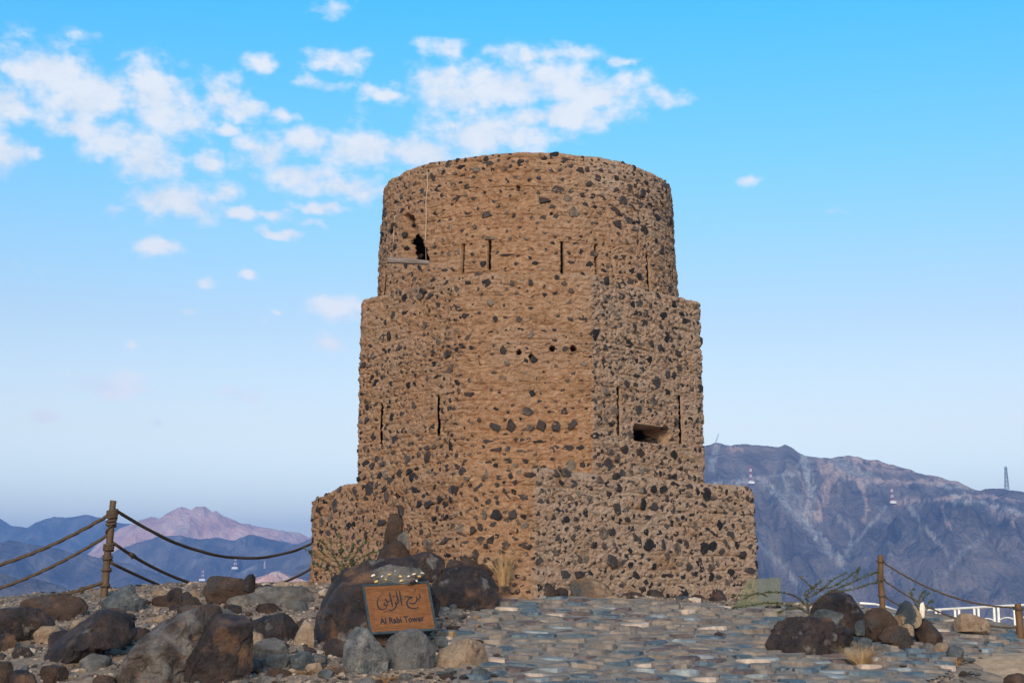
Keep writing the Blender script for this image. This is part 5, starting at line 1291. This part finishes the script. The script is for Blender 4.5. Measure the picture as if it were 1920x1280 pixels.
thorn(640, 1085, 26.6, [[(640, 1085, 0), (630, 1050, 0), (612, 1025, 0), (598, 1012, 0)], [(640, 1085, 0), (642, 1045, 0), (638, 1015, 0), (632, 1000, 0)], [(640, 1085, 0), (660, 1050, .1), (676, 1026, .2), (690, 1014, .2)], [(640, 1080, 0), (615, 1055, -.1), (590, 1040, -.2), (568, 1026, -.3)],
    [(641, 1070, 0), (655, 1040, 0), (664, 1018, 0)], [(640, 1080, 0), (605, 1065, -.1), (590, 1056, -.1)], [(640, 1080, 0), (670, 1060, .1), (700, 1048, .2)], [(636, 1060, 0), (622, 1030, 0), (620, 1010, 0)], [(640, 1070, 0), (680, 1044, .1), (712, 1032, .1)], [(636, 1056, 0), (610, 1042, 0), (600, 1030, 0)]],
    'thin green-leaved shrub growing against the tower wall behind the sign boulder', leafpx=5.5, rad=.007, seed=3, dens=.9)
# ------------------------------------------------------------------ mountains
def mountain_mat(name, cols, pale=(.40, .385, .36), pink=(.48, .34, .275), sc=.012):
    def ex(nt, col, geo):
        for att, c in (('pale', pale), ('pink', pink)):
            a = nt.nodes.new('ShaderNodeAttribute'); a.attribute_name = att
            mx = nt.nodes.new('ShaderNodeMix'); mx.data_type = 'RGBA'; nt.links.new(a.outputs['Fac'], mx.inputs[0]); nt.links.new(col, mx.inputs[6]); mx.inputs[7].default_value = (*c, 1); col = mx.outputs[2]
        return col
    return material(name, cols, scale=sc, rough=1.0, detail=10, contrast=1.7, vec=(1, .5, .35), bumps=((.02, 22), (.07, 9)), extra=ex, spec=0)
def polydist(U, V, pl):
    d = np.full(U.shape, 1e9)
    for (a, b), (c, e) in zip(pl, pl[1:]):
        dx, dy = c - a, e - b; t = np.clip(((U - a) * dx + (V - b) * dy) / (dx * dx + dy * dy + 1e-9), 0, 1)
        d = np.minimum(d, np.hypot(U - a - t * dx, V - b - t * dy))
    return d
def mountain(label, sky_px, Y, df, db, mat, seed, lam=400, amp=.20, nx=420, nyf=110, nyb=24, pale=(), pink=(), power=.85):
    pts = np.array([P(u, v, Y) for u, v in sky_px]); xs = pts[:, 0]; zs = pts[:, 2]
    x = np.linspace(xs[0], xs[-1], nx)
    t = np.concatenate([-np.linspace(1, 0, nyf) ** 1.15, np.linspace(0, 1, nyb)[1:]])
    X, T = np.meshgrid(x, t)
    Yg = Y + np.where(T < 0, T * df, T * db)
    base = VALLEY - 18
    w = fbm(xyz(X / (lam * 1.7), Yg / (lam * 1.7)), 3, seed) * lam * .55
    Xw = X + w * np.clip(np.abs(T) * 1.3, 0, 1)
    H = np.interp(Xw, xs, zs) - base
    d = np.abs(T)
    z = H * np.maximum(0, 1 - d ** power)
    rg = ridged(xyz(Xw / lam, Yg / lam * .34 + 3), 5, seed + 4)
    z += H * amp * (rg - .55) * np.sin(np.pi * np.clip(d, 0, 1)) ** .7 * 1.9
    r2 = ridged(xyz(Xw / lam * 3.1, Yg / lam * 1.4), 4, seed + 8)
    z += H * amp * .34 * (r2 - .55) * np.clip(d * 7, .10, 1) * np.clip((1 - d) * 4, 0, 1)
    r3 = ridged(xyz(Xw / lam * 8, Yg / lam * 4), 3, seed + 18)
    z += H * amp * .11 * (r3 - .55) * np.clip(d * 9, .25, 1) * np.clip((1 - d) * 4, 0, 1)
    z += lam * .012 * fbm(xyz(X / lam * 14, Yg / lam * 14), 3, seed + 12)
    p = np.stack([X, Yg, base + z], -1).reshape(-1, 3)
    me = np_mesh('mountain', p, grid_faces(nx, len(t)), True, [mat])
    U, V = project(p)
    for nm, lines in (('pale', pale), ('pink', pink)):
        k = np.zeros(len(p))
        nz = fbm(np.column_stack([U / 9, V / 9, 0 * U]), 4, seed + 5)
        nz2 = fbm(np.column_stack([U / 2.6, V / 3.4, 0 * U]), 3, seed + 6)
        for (wd, st, pl) in lines:
            k = np.maximum(k, st * np.clip(1.45 - polydist(U, V, pl) / wd + nz * 1.9 + nz2 * .9, 0, 1) * (.75 + .5 * nz2))
        a = me.attributes.new(nm, 'FLOAT', 'POINT'); a.data.foreach_set('value', k.astype(np.float32))
    o = link('mountain', me, kind='structure'); o['label'] = label
    return o
mr = mountain_mat('near_range_rock', [(.075, .066, .066), (.130, .112, .106), (.21, .175, .155)])
mb_ = mountain_mat('dark_range_rock', [(.05, .045, .046), (.11, .096, .092), (.21, .175, .155)])
mp = mountain_mat('pink_sun_tint_rock', [(.46, .25, .19), (.70, .41, .315), (.84, .57, .45)], pale=(.56, .46, .38))  # low sun on the peak is put into this bright pink; quarried hill's own colour
right_m = mountain('brown range with roads and scree behind the tower', [(560, 1060), (800, 1000), (1000, 930), (1200, 862), (1330, 832), (1345, 829), (1370, 832), (1390, 830), (1415, 832), (1445, 836), (1470, 832), (1485, 838), (1500, 850), (1520, 855), (1540, 857), (1560, 858), (1575, 852), (1590, 853), (1620, 858), (1660, 866), (1700, 875), (1740, 888), (1780, 897), (1800, 903), (1820, 912), (1838, 918), (1855, 914), (1870, 912), (1890, 915), (1920, 920), (2000, 935), (2300, 1000), (2700, 1060)],
    3600, 1500, 900, mr, 5, lam=300, amp=.24, nx=760, nyf=150,
    pale=[(7, 1, [(1505, 856), (1514, 890), (1522, 925), (1517, 955)]), (3, .9, [(1340, 905), (1390, 903), (1410, 899), (1440, 893), (1480, 888), (1510, 887)]), (6, .8, [(1430, 900), (1480, 950), (1530, 1000), (1560, 1040), (1580, 1062)]), (16, .7, [(1585, 868), (1602, 885), (1622, 893)]), (6, .6, [(1340, 832), (1345, 850), (1335, 872)]), (9, .5, [(1460, 900), (1490, 930), (1530, 980)]),
          (3, .7, [(1700, 945), (1720, 970), (1750, 1005), (1780, 1040)]), (3, .7, [(1660, 952), (1630, 985), (1600, 1020), (1580, 1045)]), (5, 1, [(1790, 934), (1840, 942), (1880, 955), (1925, 966)]), (4, .8, [(1750, 905), (1780, 912), (1830, 915)]), (3, .5, [(1850, 1000), (1800, 1040), (1770, 1080)]), (3, .5, [(1560, 960), (1600, 990), (1590, 1040)]), (4, .6, [(1400, 1000), (1460, 1050), (1500, 1100)])],
    pink=[(4, .9, [(1575, 854), (1620, 863), (1680, 873), (1720, 884), (1762, 896)]), (4, .9, [(1560, 882), (1600, 896), (1650, 901), (1700, 903), (1740, 903), (1800, 906), (1832, 917)]), (2.5, .9, [(1672, 941), (1720, 938), (1760, 936), (1800, 932), (1850, 930), (1925, 940)]), (8, .8, [(1545, 866), (1562, 895), (1545, 935), (1530, 972)]), (4, .8, [(1612, 900), (1625, 940), (1622, 978)]), (3, .8, [(1500, 890), (1515, 930), (1512, 958)]), (7, .9, [(1860, 955), (1895, 968), (1925, 974)]), (4, .7, [(1365, 838), (1395, 845)]), (5, .6, [(1600, 870), (1640, 880), (1690, 884)]), (3, .6, [(1765, 950), (1775, 975), (1782, 990)])])
mountain('far blue range on the skyline beyond the valley', [(-900, 1000), (-400, 985), (-100, 985), (0, 972), (20, 984), (52, 990), (68, 980), (80, 975), (100, 968), (125, 970), (150, 966), (162, 963), (185, 968), (205, 976), (235, 980), (260, 982), (300, 1000), (340, 1030), (420, 1090)], 7600, 2200, 1300, mb_, 21, lam=520, amp=.24)
mountain('high peak with low sunlight tinted into its pink rock, rising behind the blue ranges', [(60, 1100), (140, 1060), (200, 1010), (230, 988), (260, 978), (285, 969), (300, 972), (320, 956), (340, 950), (350, 953), (358, 956), (368, 949), (385, 950), (397, 960), (405, 957), (420, 968), (445, 978), (470, 983), (495, 988), (520, 993), (545, 997), (565, 1000), (580, 1008), (640, 1030), (760, 1085)], 6900, 1900, 1200, mp, 33, lam=430, amp=.27, pale=[(6, .7, [(345, 968), (352, 980), (340, 992)]), (5, .6, [(320, 985), (330, 1000)])])
mountain('blue-grey ridge in front of the sun-tinted peak', [(60, 1110), (150, 1062), (210, 1036), (250, 1018), (300, 1005), (331, 1003), (370, 1007), (409, 1008), (441, 1013), (466, 1001), (487, 1003), (511, 1011), (534, 1015), (560, 1022), (640, 1040), (760, 1085)], 5600, 1300, 900, mb_, 45, lam=360, amp=.32)
mountain('dark spur running down beside the tower from the blue-grey ridge', [(400, 1105), (440, 1076), (490, 1052), (520, 1036), (553, 1021), (581, 1009), (640, 985), (760, 960), (900, 980), (1100, 1060)], 4800, 1400, 800, mb_, 57, lam=330, amp=.30, pale=[(7, .8, [(420, 1072), (450, 1062), (470, 1066)])])
mountain('dark rounded range across the valley behind the leaning post', [(-1200, 960), (-500, 990), (-200, 1020), (0, 1017), (16, 1012), (47, 1018), (84, 1024), (109, 1029), (141, 1037), (166, 1039), (184, 1045), (200, 1048), (219, 1053), (242, 1056), (300, 1076), (380, 1104)], 4300, 1300, 800, mb_, 61, lam=300, amp=.30)
mountain('low brown foothill below the dark rounded range', [(-900, 1040), (-300, 1064), (-60, 1066), (0, 1074), (40, 1086), (70, 1084), (100, 1092), (130, 1106), (180, 1116)], 2500, 650, 500, mr, 73, lam=170, amp=.2, nx=260, nyf=60)
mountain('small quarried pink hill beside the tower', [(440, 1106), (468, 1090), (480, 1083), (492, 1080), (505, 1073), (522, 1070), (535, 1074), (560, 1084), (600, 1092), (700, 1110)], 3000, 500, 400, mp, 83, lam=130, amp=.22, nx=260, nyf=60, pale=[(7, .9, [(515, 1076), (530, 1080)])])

# ------------------------------------------------------------------ masts and pylons on the mountains
dg = None
def terrain_hit(u, v):
    global dg
    if dg is None:
        dg = []
        for o in C.objects:
            if o.name.startswith('mountain'):
                n = len(o.data.vertices); co = np.empty(n * 3, np.float32); o.data.vertices.foreach_get('co', co)
                m = len(o.data.polygons); li = np.empty(m * 4, np.int32); o.data.loops.foreach_get('vertex_index', li)
                dg.append(BVHTree.FromPolygons(co.reshape(-1, 3).tolist(), li.reshape(-1, 4).tolist()))
    r = Vector(ray(u, v)).normalized(); best = None
    for b in dg:
        h = b.ray_cast(Vector((0, 0, 0)), r)
        if h[0] is not None and (best is None or h[0].length < best.length): best = h[0]
    return best
def pylon(u, vb, vt, label, mats, wpx=5.0, n=6, lean=0.0, house=False):
    b = None; vv = vb
    while b is None and vv < vb + 14: b = terrain_hit(u, vv); vv += 1
    if b is None: return
    s = b.y / F_PX; h = (vb - vt) * s; w = wpx * s
    e = empty('radio_mast', tuple(b), label, 'mast', 'masts on the mountains')
    for k in range(n):
        mb = MB(); z0, z1 = h * k / n, h * (k + 1) / n
        w0, w1 = w * (1 - .62 * k / n), w * (1 - .62 * (k + 1) / n); r_ = .13 * w * .5
        c0, c1 = lean * z0, lean * z1
        cs = [(-1, -1), (1, -1), (1, 1), (-1, 1)]
        for a, (sx_, sy_) in enumerate(cs):
            nx_ = cs[(a + 1) % 4]
            mb.tube([(c0 + sx_ * w0 / 2, sy_ * w0 / 2, z0), (c1 + sx_ * w1 / 2, sy_ * w1 / 2, z1)], r_, 4)
            mb.tube([(c0 + sx_ * w0 / 2, sy_ * w0 / 2, z0), (c1 + nx_[0] * w1 / 2, nx_[1] * w1 / 2, z1)], r_ * .8, 4)
            mb.tube([(c1 + sx_ * w1 / 2, sy_ * w1 / 2, z1), (c1 + nx_[0] * w1 / 2, nx_[1] * w1 / 2, z1)], r_ * .8, 4)
        link('mast_section', mb.mesh('mast_section', [mats[k % len(mats)]]), e)
    if house:
        mb = MB(); mb.box((0, -w * .9, w * .3), (w * 2.2, w * 1.2, w * .8)); link('mast_house', mb.mesh('mast_house', [M['white']]), e)
WR = [M['white'], M['red']]
pylon(1408, 906, 873, 'red and white banded mast on the levelled spur next to the tower edge', WR, house=True)
pylon(1673, 943, 912, 'red and white banded mast at the end of the pink mountain road', WR, house=True)
pylon(1888, 915, 872, 'tall dark lattice mast on the mountain skyline', [M['steel']], wpx=7)
pylon(1341, 832, 813, 'thin leaning antenna on the mountain top behind the tower', [M['steel']], wpx=2.2, lean=.35, n=4)
pylon(441, 1066, 1044, 'red and white banded mast on the dark spur under the rope', WR, house=True)
pylon(380, 1088, 1066, 'red and white banded mast below the blue-grey ridge', WR, house=True)
pylon(496, 1066, 1052, 'plain white mast above the quarried pink hill', [M['white']], wpx=3)

# ------------------------------------------------------------------ air
def haze():
    x, y0, y1, z0, z1 = 14600, -3600, 14600, VALLEY - 30, 640
    mb = MB(); mb.box((0, (y0 + y1) / 2, (z0 + z1) / 2), (2 * x, y1 - y0, z1 - z0))
    m = bpy.data.materials.new('haze'); m.use_nodes = True; nt = m.node_tree; nt.nodes.clear()
    out = nt.nodes.new('ShaderNodeOutputMaterial'); v = nt.nodes.new('ShaderNodeVolumePrincipled')
    v.inputs['Color'].default_value = HAZE_COL; v.inputs['Density'].default_value = HAZE_DENSITY; v.inputs['Anisotropy'].default_value = .0
    nt.links.new(v.outputs[0], out.inputs['Volume'])
    o = link('haze', mb.mesh('haze', [m]), kind='stuff')
HAZE_COL = (.21, .44, 1.0, 1); HAZE_DENSITY = 1.45e-4
haze()
